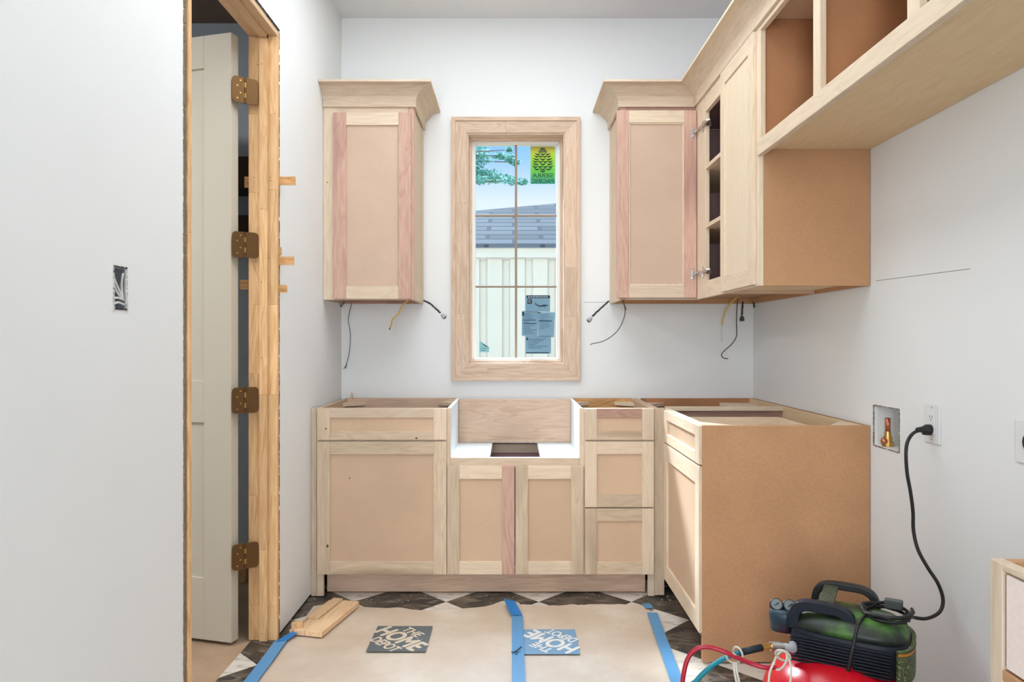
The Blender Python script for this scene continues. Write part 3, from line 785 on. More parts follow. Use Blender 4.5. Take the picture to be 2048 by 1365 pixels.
# farm-sink base
sk = empty('sink_cabinet', (0.015, YF, 0), 'low sink base cabinet with two doors and a glare-white deck with a square cut-out', 'cabinet', 'raw wood base cabinets')
SX0, SX1 = -.2845, .3120
ZD = .645
bx('face_rail', MAPLE_X, sk, SX0, SX1, YF, YF + .019, .600, ZD)
bx('face_rail', MAPLE_X, sk, SX0, SX1, YF, YF + .019, .105, .135)
bx('face_stile', MAPLE_Z, sk, SX0, SX0 + .03, YF, YF + .019, .135, .600)
bx('face_stile', MAPLE_Z, sk, SX1 - .03, SX1, YF, YF + .019, .135, .600)
hx0, hx1, hy0, hy1 = -.104, .134, 3.334, 3.7995
m = M()
m.box(SX0, hx0, YF + .0192, 3.80, ZD - .018, ZD).box(hx1, SX1, YF + .0192, 3.80, ZD - .018, ZD).box(hx0, hx1, YF + .0192, hy0, ZD - .018, ZD)
m.build('sink_deck', GLARE_WHITE, sk, label='deck coloured white for window glare, with a square cut-out')
bx('splash_panel', PLY_X, sk, SX0 + .001, SX1 - .001, 3.80, 3.812, ZD, ZTOP + .002, label='plywood back panel')
bx('inside_back', DARK_IN, sk, SX0, SX1, 3.872, 3.884, .1, ZTOP - .01)
bx('nailer', PALE_X, sk, SX0 + .001, SX1 - .001, 3.853, 3.872, .583, .628)
bx('bottom_panel', DARK_IN, sk, SX0, SX1, YF + .019, 3.872, .115, .13)
shaker('door', sk, 'y', -.2993, .0113, .1107, .6105, YD, .057, .060, mats=(OLIVE_Z, PINK_Z, PALE_X, PALE_X))
shaker('door', sk, 'y', .0165, .329, .1107, .6105, YD, .057, .060, mats=(OLIVE_Z, OLIVE_Z, PALE_X, PALE_X))
ragged('plaster_crumbs', GYP, sk, lambda t: (Vector((SX0 + .01 + .58 * t, 3.795, ZD + .003)), -Vy, Vx), 60, .006, .010)

# three-drawer base
dr = empty('drawer_cabinet', (.49, YF, 0), 'narrow base cabinet of three drawers in the corner beside the sink base', 'cabinet', 'raw wood base cabinets')
RX0, RX1 = .3125, .660
bx('face_stile', MAPLE_Z, dr, RX0, RX0 + .03, YF, YF + .019, .105, ZTOP)
bx('face_stile', MAPLE_Z, dr, RX1 - .03, RX1, YF, YF + .019, 0.004, ZTOP)
for z0, z1 in ((.105, .13), (.407, .43), (.716, .74), (ZTOP - .03, ZTOP)):
    bx('face_rail', MAPLE_X, dr, RX0 + .03, RX1 - .03, YF, YF + .019, z0, z1)
bx('side_panel', GLARE_WHITE, dr, .3125, .328, YF + .019, 3.885, .1, ZTOP, label='side panel coloured white for window glare')
bx('side_panel', MDF, dr, RX1 - .016, RX1, YF + .019, 3.885, .1, ZTOP)
bx('back_panel', MDF_IN, dr, .328, RX1 - .016, 3.872, 3.885, .1, ZTOP)
bx('nailer', PINE_X, dr, .328, RX1 - .016, 3.853, 3.872, ZTOP - .09, ZTOP - .001)
bx('bottom_panel', MDF, dr, .328, RX1 - .016, YF + .019, 3.872, .115, .13)
for sx_, xx in ((1, .328), (-1, RX1 - .016)):
    brace(dr, xx, 3.853, sx_ * .09, -.09, ZTOP - .035); brace(dr, xx, YF + .019, sx_ * .09, .09, ZTOP - .035)
for k, (z0, z1, mt, rh) in enumerate(((.731, .874, (MAPLE_Z, MAPLE_Z, PINK_X, OLIVE_X), .040), (.4216, .7235, (PALE_Z, PALE_Z, MAPLE_X, OLIVE_X), .058), (.1107, .4147, (OLIVE_Z, PALE_Z, OLIVE_X, OLIVE_X), .058))):
    shaker('drawer_front', dr, 'y', .336, .6538, z0, z1, YD, .055, rh, mats=mt)

bx('toe_kick_board', PLY_X, None, -.872, .6285, 3.364, 3.380, 0.004, .102, label='long recessed toe-kick board under the window-wall base cabinets', cat='toe kick')
bx('filler_strip', OLIVE_Z, None, .6610, .706, YF + .001, YF + .02, .008, ZTOP, label='corner filler strip between the three-drawer cabinet and the brown-ended cabinet', cat='filler')

# base cabinet on the right wall, brown end panel towards the camera
YE = 2.625
FX, DX = .707, .688
rb = empty('corner_base_cabinet', (1.0, YE, 0), 'large corner base cabinet with an open top and a broad brown fibreboard end', 'cabinet', 'raw wood base cabinets')
bx('end_panel', MDF_END, rb, .699, 1.316, YE - .004, YE + .012, .006, ZTOP)
bx('face_stile', PALE_Z, rb, FX, FX + .019, YE + .013, YE + .04, .1, ZTOP)
bx('face_stile', MAPLE_Z, rb, FX, FX + .019, 3.21, YF + .0005, .1, ZTOP)
for z0, z1 in ((.105, .135), (.716, .74), (ZTOP - .03, ZTOP)):
    bx('face_rail', PALE_Y, rb, FX, FX + .019, YE + .04, 3.21, z0, z1)
bx('toe_board', MAPLE_Y, rb, FX + .05, FX + .066, YE + .013, 3.31, .004, .10)
shaker('drawer_front', rb, 'x', YE + .002, 3.235, .731, .874, DX, .058, .041, panel=MDF, mats=(PALE_Z, PALE_Z, PALE_Y, PALE_Y))
shaker('door', rb, 'x', YE + .002, 3.235, .1107, .7235, DX, .058, .07, panel=MDF, mats=(PALE_Z, PALE_Z, PALE_Y, PALE_Y))
bx('back_panel', MDF_IN, rb, 1.300, 1.314, YE + .012, 3.885, .1, ZTOP)
bx('nailer', PLY_Y, rb, 1.281, 1.300, YE + .012, 3.872, ZTOP - .10, ZTOP - .001)
bx('back_panel', MDF_IN, rb, .70, 1.300, 3.872, 3.885, .1, ZTOP)
bx('nailer', MDF_IN, rb, .72, 1.281, 3.853, 3.872, ZTOP - .10, ZTOP - .001)
bx('side_panel', MDF, rb, .664, .680, YF + .022, 3.885, .1, ZTOP)
bx('divider_rail', PALE_X, rb, FX + .019, 1.281, 3.37, 3.39, ZTOP - .02, ZTOP)
bx('divider', PINK_X, rb, FX + .019, 1.300, 3.391, 3.405, .12, ZTOP - .002)
bx('bottom_panel', MDF, rb, FX + .019, 1.300, YE + .012, 3.872, .115, .13)
brace(rb, 1.281, 3.853, -.16, -.12, ZTOP - .04); brace(rb, .72, 3.853, .10, -.10, ZTOP - .04)
brace(rb, 1.281, YE + .012, -.11, .15, ZTOP - .02, PALE_X); brace(rb, FX + .019, YE + .012, .11, .13, ZTOP - .02, PALE_X)
# its drawer box
bd = M().box(.73, 1.20, 2.68, 3.20, .74, .750).build('drawer_box', PALE_X, rb)
bx('box_side', PALE_X, bd, .73, 1.20, 3.188, 3.20, .750, .846); bx('box_side', PALE_X, bd, .73, 1.20, 2.68, 2.692, .750, .846)
bx('box_side', PALE_Y, bd, .73, .742, 2.693, 3.187, .750, .846); bx('box_side', PALE_Y, bd, 1.188, 1.20, 2.693, 3.187, .750, .846)

# another base unit nearer the camera on the same wall
nb = empty('near_drawer_unit', (1.0, .7, 0), 'nearest base cabinet, its far corner and pale drawer front just inside the frame edge', 'cabinet', 'raw wood base cabinets')
NY1 = 1.048
bx('face_stile', MAPLE_Z, nb, .702, .721, NY1 - .026, NY1, .004, ZTOP - .008)
bx('face_stile', MAPLE_Z, nb, .702, .721, .30, .326, .004, ZTOP - .008)
bx('face_rail', MAPLE_Y, nb, .702, .721, .326, NY1 - .026, ZTOP - .018, ZTOP - .008)
bx('face_rail', MDF_END, nb, .702, .721, .326, NY1 - .026, .700, .716)
bx('face_rail', MAPLE_Y, nb, .702, .721, .326, NY1 - .026, .10, .13)
bx('side_panel', MDF_END, nb, .722, 1.314, NY1 - .016, NY1, .004, ZTOP - .009)
bx('side_panel', MDF_END, nb, .722, 1.314, .30, .316, .004, ZTOP - .009)
bx('drawer_front', board('pinkish_white_drawer', C(232, 214, 206, K), blotch=.04), nb, .704, .720, .330, NY1 - .031, .7195, ZTOP - .022)
bx('drawer_front', bpy.data.materials['pinkish_white_drawer'], nb, .704, .720, .330, NY1 - .031, .135, .697)
bx('nailer', MAPLE_Y, nb, 1.295, 1.314, .316, NY1 - .016, .78, ZTOP - .01)

# ------------------------------------------------------------------ wall cabinets
YU, YUD = 3.52, 3.50
ZB, ZFT = 1.390, 2.358
UX = -.4835
lw = empty('wall_cabinet', (-.7, YB, ZB), 'single-door wall cabinet hanging between the doorway wall and the window', 'cabinet', 'raw wood wall cabinets')
bx('face_stile', PALE_Z, lw, XL + .001, -.871, YU, YU + .019, ZB, ZFT, label='pale edge stile')
bx('face_stile', PINK_Z, lw, UX - .030, UX, YU, YU + .019, ZB, ZFT)
bx('face_rail', MAPLE_X, lw, -.871, UX - .030, YU, YU + .019, 2.300, ZFT)
bx('face_rail', MAPLE_X, lw, -.871, UX - .030, YU, YU + .019, ZB, 1.42)
bx('side_panel', PALE_Z, lw, UX - .018, UX - .004, YU + .019, YB - .002, ZB, ZFT)
bx('side_stile', PALE_Z, lw, UX - .004, UX, YU + .019, YU + .06, ZB, ZFT)
bx('side_stile', PALE_Z, lw, UX - .004, UX, YB - .045, YB - .002, ZB, ZFT)
bx('side_rail', PALE_Y, lw, UX - .004, UX, YU + .061, YB - .046, ZB, ZB + .07)
bx('side_panel', MDF, lw, XL + .002, XL + .016, YU + .019, YB - .002, ZB, ZFT)
bx('bottom_panel', MDF_IN, lw, XL + .016, UX - .018, YU + .019, YB - .016, ZB + .022, ZB + .036)
bx('back_panel', PINK_X, lw, XL + .016, UX - .018, YB - .016, YB - .002, ZB, ZFT - .02)
bx('top_panel', MDF, lw, XL + .016, UX - .018, YU + .019, YB - .016, ZFT - .02, ZFT)
shaker('door', lw, 'y', -.8756, -.4955, 1.394, 2.309, YUD, .062, panel=MDF_PINK, mats=(PINK_Z, PINK_Z, PALE_X, PALE_X))

# little knots and nail heads in the raw timber
KNOT = plain('dark_knot', C(92, 62, 44), .7)
def knot(parent, u, v, Y, a, b):
    c = P(u, v, Y); M().ball(c, a, .0012, b, nu=10, nv=6).build('knot', KNOT, parent, smooth=True)
knot(bl, 655, 1093, YD, .005, .008); knot(bl, 833, 877, YD, .006, .004); knot(bl, 652, 858, YD, .004, .004); knot(bl, 699, 957, YD + .009, .003, .003)
knot(lw, 655, 365, YU, .003, .003); knot(dr, 1287, 880, YD + .018, .003, .003)
# crown mouldings: coved profile (out, z)
prof = [(0.0, 2.340), (0.010, 2.340), (0.010, 2.352)] + [(.086 - .076 * math.cos(a), 2.356 + .078 * math.sin(a)) for a in (math.pi / 20 * k for k in range(11))] + [(.092, 2.4345), (.092, 2.4456), (.074, 2.4456), (0.0, 2.372)]
def crown_run(name, parent, mat, fa, fb):
    M().loft([[fa(o, z) for o, z in prof], [fb(o, z) for o, z in prof]]).build(name, mat, parent)
g_ = .0004
cl_ = empty('crown_molding', (-.7, YU, 2.34), 'short coved crown moulding on the cabinet between the doorway and the window', 'crown molding', 'coved crown mouldings')
crown_run('front_piece', cl_, MAPLE_X, lambda o, z: (XL + .002, YU - o - g_, z), lambda o, z: (UX + o, YU - o - g_, z))
crown_run('return_piece', cl_, PALE_Y, lambda o, z: (UX + o + g_, YU - o, z), lambda o, z: (UX + o + g_, YB - .001, z))
RUX, FXU = .533, .905
cr_ = empty('crown_molding', (.9, YU, 2.34), 'long coved crown moulding that turns the corner and runs over the open shelves', 'crown molding', 'coved crown mouldings')
crown_run('return_piece', cr_, PALE_Y, lambda o, z: (RUX - o - g_, YU - o, z), lambda o, z: (RUX - o - g_, YB - .001, z))
crown_run('front_piece', cr_, MAPLE_X, lambda o, z: (RUX - o, YU - o - g_, z), lambda o, z: (FXU - o, YU - o - g_, z))
crown_run('long_piece', cr_, PALE_Y, lambda o, z: (FXU - o - g_, YU - o, z), lambda o, z: (FXU - o - g_, 1.04, z))

# corner wall cabinet: door on the window wall, open bay on the right wall
cw = empty('corner_wall_cabinet', (.9, YB, ZB), 'L-shaped corner wall cabinet, one door shut and the other bay open to dark shelves', 'cabinet', 'raw wood wall cabinets')
bx('face_stile', PINK_Z, cw, RUX, RUX + .03, YU, YU + .019, ZB, ZFT)
bx('face_rail', PINK_X, cw, RUX + .03, FXU, YU, YU + .019, 2.300, ZFT)
bx('face_rail', MAPLE_X, cw, RUX + .03, FXU, YU, YU + .019, ZB, 1.42)
bx('side_panel', PALE_Z, cw, RUX + .004, RUX + .018, YU + .019, YB - .002, ZB, ZFT)
bx('side_stile', PALE_Z, cw, RUX, RUX + .004, YU + .019, YU + .06, ZB, ZFT)
bx('side_stile', PALE_Z, cw, RUX, RUX + .004, YB - .045, YB - .002, ZB, ZFT)
bx('side_rail', PALE_Y, cw, RUX, RUX + .004, YU + .061, YB - .046, ZB, ZB + .07)
YS0, YS1 = 3.062, 3.090
bx('face_stile', PALE_Z, cw, FXU, FXU + .019, 3.337, YU + .019, ZB, ZFT)
bx('face_stile', PALE_Z, cw, FXU, FXU + .019, YS0, YS1, ZB, ZFT)
bx('face_rail', PALE_Y, cw, FXU, FXU + .019, YS1, 3.337, 2.26, ZFT)
bx('face_rail', PALE_Y, cw, FXU, FXU + .019, YS1, 3.337, ZB, 1.468)
for z in (1.733, 2.009):
    m = M().extrude([(FXU + .001, YS1 + .001, z - .018), (FXU + .001, 3.336, z - .018), (FXU + .020, 3.336, z - .018), (FXU + .020, YS1 + .001, z - .018)], (0, 0, .018))
    m.box(FXU + .0201, 1.30, 3.078, 3.88, z - .018, z)
    m.build('shelf', PALE_Y, cw)
bx('bottom_panel', MDF_END, cw, RUX + .018, 1.30, YU + .019, YB - .02, ZB + .030, ZB + .044)
bx('bottom_panel', MDF_END, cw, FXU + .019, 1.30, 3.078, YU + .018, ZB + .030, ZB + .044)
bx('back_panel', DARK_IN, cw, RUX + .018, 1.30, YB - .02, YB - .002, ZB + .044, ZFT - .02)
bx('back_panel', DARK_IN, cw, 1.30, 1.315, 3.078, YB - .021, ZB + .044, ZFT - .02)
bx('hanging_rail', MDF_END, cw, RUX + .018, 1.315, YB - .018, YB - .002, ZB, ZB + .044)
bx('hanging_rail', MDF_END, cw, 1.300, 1.315, 3.078, YB - .021, ZB, ZB + .044)
bx('top_panel', DARK_IN, cw, RUX + .018, 1.30, YU + .019, YB - .02, ZFT - .02, ZFT)
bx('top_panel', DARK_IN, cw, FXU + .019, 1.30, 3.078, YU + .018, ZFT - .02, ZFT)
dcw = shaker('door', cw, 'y', .511, .9015, 1.398, 2.314, 3.483, .060, panel=MDF_PINK, mats=(PINK_Z, PINK_Z, PALE_X, MAPLE_X), bead=True)
for v in (263, 548):
    z = PZ(v, 3.46)
    h = M().box(.872, .888, 3.4805, 3.4828, z - .026, z + .026).box(.872, .896, 3.478, 3.4828, z - .007, z + .007).build('hinge', SILVER, dcw, bevel=.0008)
    m = M().tube([(.8800, 3.4795, z + .019), (.8800, 3.4765, z + .019)], .004, 8).tube([(.8800, 3.4795, z - .019), (.8800, 3.4765, z - .019)], .004, 8)
    m.build('screw', SILVER, h)
    m = M().tube([(.888, 3.474, z + .002), (.898, 3.45, z + .004), (.896, 3.40, z + .003), (.903, 3.372, z)], [.005, .006, .006, .005], 8)
    m.build('hinge_arm', SILVER, h, smooth=True)
    m = M().box(.9005, .9046, 3.362, 3.384, z - .024, z + .024).box(.895, .9046, 3.345, 3.400, z - .008, z + .008).box(.9046, .930, 3.330, 3.3365, z - .012, z + .012).tube([(.897, 3.345, z), (.902, 3.30, z + .004), (.915, 3.29, z + .006)], [.010, .007, .004], 8)
    m.build('hinge_cup', SILVER, h, bevel=.0008)

# tall-door wall cabinet with the brown end
ew = empty('end_wall_cabinet', (1.1, YE, ZB), 'wall cabinet with a narrow pale door and brown fibreboard end panel', 'cabinet', 'raw wood wall cabinets')
bx('end_panel', MDF_END, ew, FXU + .001, XR - .002, YE - .004, YE + .012, ZB, ZFT)
bx('face_stile', PALE_Z, ew, FXU - .0005, FXU + .019, YE - .0045, YE + .03, ZB, ZFT)
bx('face_stile', PALE_Z, ew, FXU, FXU + .019, 3.040, YS0 - .0005, ZB, ZFT)
bx('face_rail', PALE_Y, ew, FXU, FXU + .019, YE + .03, 3.040, 2.31, ZFT)
bx('face_rail', PALE_Y, ew, FXU, FXU + .019, YE + .03, 3.040, ZB, 1.42)
bx('side_panel', MDF, ew, FXU + .019, 1.30, YS0, YS0 + .014, ZB, ZFT)
bx('bottom_panel', PLY_Y, ew, FXU + .019, 1.30, YE + .012, YS0, ZB + .015, ZB + .03)
bx('back_panel', MDF_END, ew, 1.302, 1.316, YE + .012, YS0, ZB, ZFT)
shaker('door', ew, 'x', YE + .016, 3.056, 1.396, 2.334, FXU - .0135, .058, .064, panel=wood('pale_panel', C(226, 204, 172, K), C(216, 192, 158, K), 'z', grain=.4, vary=.02), mats=(PALE_Z, PALE_Z, PALE_Y, PALE_Y), dep=.013, rec=.006)

# open cabinet over the appliance space
oc = empty('open_bridge_cabinet', (1.1, 1.85, 1.866), 'long open bridge cabinet with divided bays over the appliance space', 'cabinet', 'raw wood wall cabinets')
OY0, OY1 = 1.05, YE - .005
bx('face_rail', PALE_Y, oc, FXU - .004, FXU + .017, OY0, OY1 + .004, 1.8667, 1.923, label='broad pale lower rail')
bx('face_rail', PALE_Y, oc, FXU, FXU + .019, OY0, OY1, 2.321, ZFT)
bx('face_stile', PALE_Z, oc, FXU, FXU + .019, 2.598, OY1, 1.923, 2.321)
for y0, y1 in ((2.096, 2.145), (1.586, 1.635), (1.05, 1.10)):
    bx('face_stile', PALE_Z, oc, FXU, FXU + .019, y0, y1, 1.923, 2.321)
    yc = (y0 + y1) / 2
    bx('divider', MDF_IN, oc, FXU + .0195, 1.30, yc - .008, yc + .008, 1.906, 2.362)
bx('divider', MDF_IN, oc, FXU + .0195, 1.30, OY1 - .016, OY1, 1.906, 2.362)
bx('bottom_panel', PLY_Y, oc, FXU + .0175, XR - .002, OY0, OY1, 1.892, 1.906, label='bare plywood underside')
bx('top_panel', MDF, oc, FXU + .0195, XR - .002, OY0, OY1, 2.363, 2.377)
bx('back_panel', MDF_IN, oc, 1.30, XR - .002, OY0, OY1, 1.906, 2.363)

# ------------------------------------------------------------------ wires under the wall cabinets
def cable(name, pts, r, mat, lb, cat='wire', group=None, end=None, kn=7):
    o = M().tube(smooth_path(pts, 7), r, kn).build(name, mat, smooth=True, label=lb, cat=cat, group=group)
    if end: M().tube(end[0], end[1], 8).build('bare_end', end[2], o, smooth=True)
    return o
YW = 3.885
cable('yellow_cable', [P(817, 601, 3.74), P(806, 610, 3.75), P(797, 627, 3.76), P(785, 640, 3.77), P(783, 650, 3.78), P(780, 656, 3.78)], .0042, YELLOWW, 'yellow cable stub hanging under the single-door wall cabinet', end=([P(780, 656, 3.78), P(779, 660, 3.78)], .0028, BLACK))
cable('thin_wire', [P(703, 606, YW), P(699, 624, YW), P(696, 642, YW), P(700, 662, YW), P(700, 690, YW), P(697, 712, YW), P(692, 730, YW), P(689, 737, YW - .01)], .0016, GREYW, 'thin grey wire dangling in the corner by the doorway wall', end=([P(693, 728, YW), P(691, 736, YW - .004), P(687, 737, YW - .02)], .0022, BLACKM))
cable('hook_wire', [P(681, 604, 3.86), P(682, 614, 3.86), P(684, 611, 3.86), P(689, 605, 3.86)], .0022, BLACKM, 'short bent hook of wire under the cabinet at the doorway wall')
def whip(pts, lb, ring=None, ringmat=GALV):
    pp = smooth_path(pts, 10); m = M(); rr = random.Random(int(pts[0][0] * 1000))
    rad = [.0028 + .0025 * abs(math.sin(i * 1.3)) + rr.uniform(0, .0012) for i in range(len(pp))]
    o = M().tube([p + Vector((rr.uniform(-.0015, .0015), 0, rr.uniform(-.0015, .0015))) for p in pp], rad, 7).build('conduit_whip', BLACKM, label=lb, cat='conduit', group='dark flexible conduit ends')
    if ring is not None:
        d = (pts[-1] - pts[-2]).normalized()
        M().tube([ring - d * .014, ring - d * .003, ring - d * .003, ring + d * .012], [.009, .009, .0125, .0125], 12).build('connector', ringmat, o, bevel=.001)
        M().tube([ring + d * .0125, ring + d * .013], .006, 10).build('connector_bore', GAPDARK, o)
    return o
whip([P(847, 601, 3.86), P(860, 608, 3.85), P(872, 618, 3.84), P(880, 626, 3.83)], 'dark frayed conduit end with silver connector, window side of the single-door cabinet', P(887, 633, 3.82))
whip([P(1218, 602, 3.86), P(1204, 615, 3.85), P(1192, 626, 3.84), P(1185, 633, 3.83)], 'dark conduit end with silver connector sloping from the corner cabinet to the window', P(1179, 640, 3.82))
whip([P(1485, 604, 3.84), P(1485, 614, 3.83), P(1484, 624, 3.82), P(1484, 631, 3.82)], 'dark conduit end hanging straight down under the corner of the wall cabinets', P(1484, 638, 3.82), BLACKM)
whip([P(1507, 603, 3.84), P(1508, 608, 3.84), P(1508, 615, 3.84)], 'tiny dark conduit stub in the wall corner under the cabinets')
cable('grey_wire', [P(1246, 601, 3.80), P(1250, 618, 3.78), P(1248, 636, 3.77), P(1238, 658, 3.76), P(1222, 674, 3.75), P(1203, 684, 3.74), P(1184, 688, 3.74), P(1181, 691, 3.74)], .0024, GREYW, 'grey wire curving from the corner cabinet down towards the window')
cable('cable_stub', [P(1243, 600, 3.79), P(1248, 609, 3.79), P(1252, 620, 3.79)], .0035, plain('tan_cable', C(150, 112, 76), .6), 'short tan cable stub beside the curving grey wire')
cable('yellow_cable', [P(1503, 586, 3.74), P(1485, 590, 3.74), P(1468, 600, 3.75), P(1454, 617, 3.76), P(1447, 634, 3.77), P(1444, 650, 3.77)], .0042, YELLOWW, 'yellow cable stub arching down from under the corner wall cabinet', end=([P(1444, 650, 3.77), P(1443, 668, 3.775), P(1444, 684, 3.78)], .0022, WHITEW))
cable('black_wire', [P(1477, 588, 3.78), P(1474, 615, 3.78), P(1473, 645, 3.78), P(1473, 672, 3.78), P(1464, 688, 3.78), P(1450, 701, 3.78), P(1443, 709, 3.78), P(1446, 716, 3.78), P(1456, 718, 3.78)], .0024, BLACKM, 'long thin black wire with a hooked end hanging under the corner cabinet')

# ------------------------------------------------------------------ fittings on the right wall
vb = empty('valve_box', (XR + .03, 2.51, .80), 'recessed wall box with a copper water valve beside the brown end panel', 'valve box')
y0, y1, z0, z1 = VB
m = M().box(XR + .075, XR + .079, y0, y1, z0, z1).box(XR + .012, XR + .075, y0, y0 + .002, z0, z1).box(XR + .012, XR + .075, y1 - .002, y1, z0, z1).box(XR + .012, XR + .075, y0, y1, z0, z0 + .002).box(XR + .012, XR + .075, y0, y1, z1 - .002, z1)
m.build('box_shell', WHITEP, vb)
vc = Vector((XR + .035, 2.568, 0))
m = M().tube([vc + Vz * .808, vc + Vz * .825, vc + Vz * .825, vc + Vz * .842, vc + Vz * .842, vc + Vz * .862], [.020, .020, .015, .015, .012, .010], 12)
m.build('valve_body', BRASS, vb)
M().tube([vc + Vz * .862, vc + Vz * .91], .009, 12).build('copper_pipe', COPPER, vb, smooth=True)
M().ball(vc + Vector((-.02, -.012, .828)), .012, nu=10, nv=8).build('valve_handle', COPPER, vb, smooth=True)
for fn, n_ in ((lambda t: (Vector((XR - .0006, y1, z0 + (z1 - z0) * t)), -Vy, Vz), 26), (lambda t: (Vector((XR - .0006, y0, z0 + (z1 - z0) * t)), Vy, Vz), 20), (lambda t: (Vector((XR - .0006, y0 + (y1 - y0) * t, z1)), -Vz, Vy), 20), (lambda t: (Vector((XR - .0006, y0 + (y1 - y0) * t, z0)), Vz, Vy), 20)):
    ragged('torn_paper_edge', RAWEDGE, wall_right, fn, n_, .004, .003)

def wplate(y0, y1, z0, z1, parent, d=.005):
    return M().box(XR - d, XR - .0004, y0, y1, z0, z1).build('cover_plate', WHITEP, parent, bevel=.002, seg=2)
wo = empty('wall_outlet', (XR, 2.232, .93), 'white double outlet with a black plug in its lower socket', 'outlet')
oy, oz = 2.232, .929
wplate(oy - .041, oy + .041, oz - .062, oz + .062, wo)
bx('outlet_face', WHITEP, wo, XR - .0075, XR - .005, oy - .017, oy + .017, oz - .034, oz + .034)
sm = M()
for zz in (oz + .018, oz - .018):
    sm.box(XR - .0078, XR - .0075, oy - .0075, oy - .0055, zz - .001, zz + .007).box(XR - .0078, XR - .0075, oy + .0055, oy + .0075, zz - .001, zz + .006).box(XR - .0078, XR - .0075, oy - .002, oy + .002, zz - .008, zz - .004)
sm.build('outlet_slot', GAPDARK, wo)
M().tube([(XR - .005, oy, oz + .05), (XR - .0058, oy, oz + .05)], .003, 8).tube([(XR - .005, oy, oz - .05), (XR - .0058, oy, oz - .05)], .003, 8).build('screw', GALV, wo)
do = empty('dryer_outlet', (XR, 1.81, .93), 'large white plate with a round black appliance socket, cut by the frame edge', 'outlet')
dy, dz = 1.806, .928
wplate(dy - .057, dy + .057, dz - .056, dz + .056, do)
M().tube([(XR - .005, dy, dz), (XR - .009, dy, dz)], .026, 24).build('socket_face', BLACK, do, bevel=.001)
M().box(XR - .0096, XR - .009, dy + .008, dy + .012, dz - .008, dz + .008).box(XR - .0096, XR - .009, dy - .012, dy - .008, dz - .008, dz + .008).box(XR - .0096, XR - .009, dy - .004, dy + .004, dz + .010, dz + .016).build('socket_slot', GALV, do)

# ------------------------------------------------------------------ floor protection paper, tape, logos
def sheet_mesh(x0, x1, yfar, ynear, seed, curl):
    nx, ny = 46, 70; m = M(); vs = []
    for j in range(ny + 1):
        for i in range(nx + 1):
            x = x0 + (x1 - x0) * i / nx; yf = yfar(x); y = yf + (ynear - yf) * (j / ny) ** 1.3
            dist = yf - y
            z = .0025 + .004 * max(0, noise.noise(Vector((x * 5 + seed, y * 5, 0)))) + .010 * max(0, noise.noise(Vector((x * 9 + seed, 3.1, 0)))) * math.exp(-dist / .05) + curl(x) * math.exp(-dist / .06)
            vs.append((x, y, z))
    m.add(vs, [(j * (nx + 1) + i, j * (nx + 1) + i + 1, (j + 1) * (nx + 1) + i + 1, (j + 1) * (nx + 1) + i) for j in range(ny) for i in range(nx)])
    return m
yf1 = lambda x: 3.165 + .05 * math.exp(-((x + .78) / .10) ** 2) - .03 * math.exp(-((x + .35) / .14) ** 2) + .045 * math.exp(-((x + .03) / .09) ** 2) + .008 * noise.noise(Vector((x * 14, 1, 0)))
yf2 = lambda x: 3.185 - .035 * max(0, x - .25) + .012 * noise.noise(Vector((x * 17, 5, 0))) + .006 * noise.noise(Vector((x * 60, 5, 0)))
p1 = sheet_mesh(-.885, .034, yf1, .4, 1.0, lambda x: .016 * math.exp(-((x + .01) / .06) ** 2)).build('floor_paper', PAPER, smooth=True, recalc=False, label='brown builder paper sheet on the doorway side of the middle tape', cat='floor paper', group='floor protection paper')
p2 = sheet_mesh(.012, .605, yf2, .4, 4.0, lambda x: .0035 + .007 * math.exp(-((x - .45) / .12) ** 2)).build('floor_paper', PAPER, smooth=True, recalc=False, label='builder paper sheet on the compressor side of the middle tape', cat='floor paper', group='floor protection paper')
def logo(parent, cx, cy, wx, wy, ang, ink, txt):
    z = .0078
    sq = M().add([(cx - wx / 2, cy - wy / 2, z), (cx + wx / 2, cy - wy / 2, z), (cx + wx / 2, cy + wy / 2, z), (cx - wx / 2, cy + wy / 2, z)], [(0, 1, 2, 3)]).build('printed_square', ink, parent, recalc=False)
    xa = Vector((math.cos(ang), math.sin(ang), 0)); ya = Vector((-math.sin(ang), math.cos(ang), 0))
    c = Vector((cx, cy, z + .0004)); L = (wx + wy) / 2
    text_mesh('lettering', 'HOME', c, xa, ya, L * 1.10, L * .38, txt, sq, bold=.045)
    text_mesh('lettering', 'THE', c + ya * L * .30 - xa * L * .06, xa, ya, L * .44, L * .20, txt, sq, bold=.04)
    text_mesh('lettering', 'DEPOT', c - ya * L * .32 + xa * L * .02, xa, ya, L * .66, L * .22, txt, sq, bold=.04)
logo(p1, -.4412, 2.828, .227, .244, math.radians(-45), plain('faded_black_print', C(92, 100, 104), .5), plain('paper_coloured_print', C(214, 198, 176), .5))
logo(p2, .150, 2.800, .214, .231, math.radians(135), plain('faded_blue_print', C(112, 152, 184), .5), plain('pale_print', C(222, 220, 216), .5))
def tape(pts, wd, lb, mat=TAPE, z=.012, fold=None):
    m = M(); pts = [Vector(p) for p in pts]; L, R = [], []
    for i, p in enumerate(pts):
        t = (pts[min(i + 1, len(pts) - 1)] - pts[max(i - 1, 0)]); t.z = 0; t.normalize(); s_ = Vector((t.y, -t.x, 0)) * wd / 2
        L.append(p + s_); R.append(p - s_)
    n_ = len(pts)
    m.add(L + R, [(i, i + 1, n_ + i + 1, n_ + i) for i in range(n_ - 1)])
    o = m.build('masking_tape', mat, label=lb, cat='tape', group='blue tape on the floor', recalc=False)
    sd = o.modifiers.new('thick', 'SOLIDIFY'); sd.thickness = .0006
    if fold:
        q = M().add(fold, [(0, 1, 2, 3)]).build('folded_end', TAPE_D, o, recalc=False)
    return o
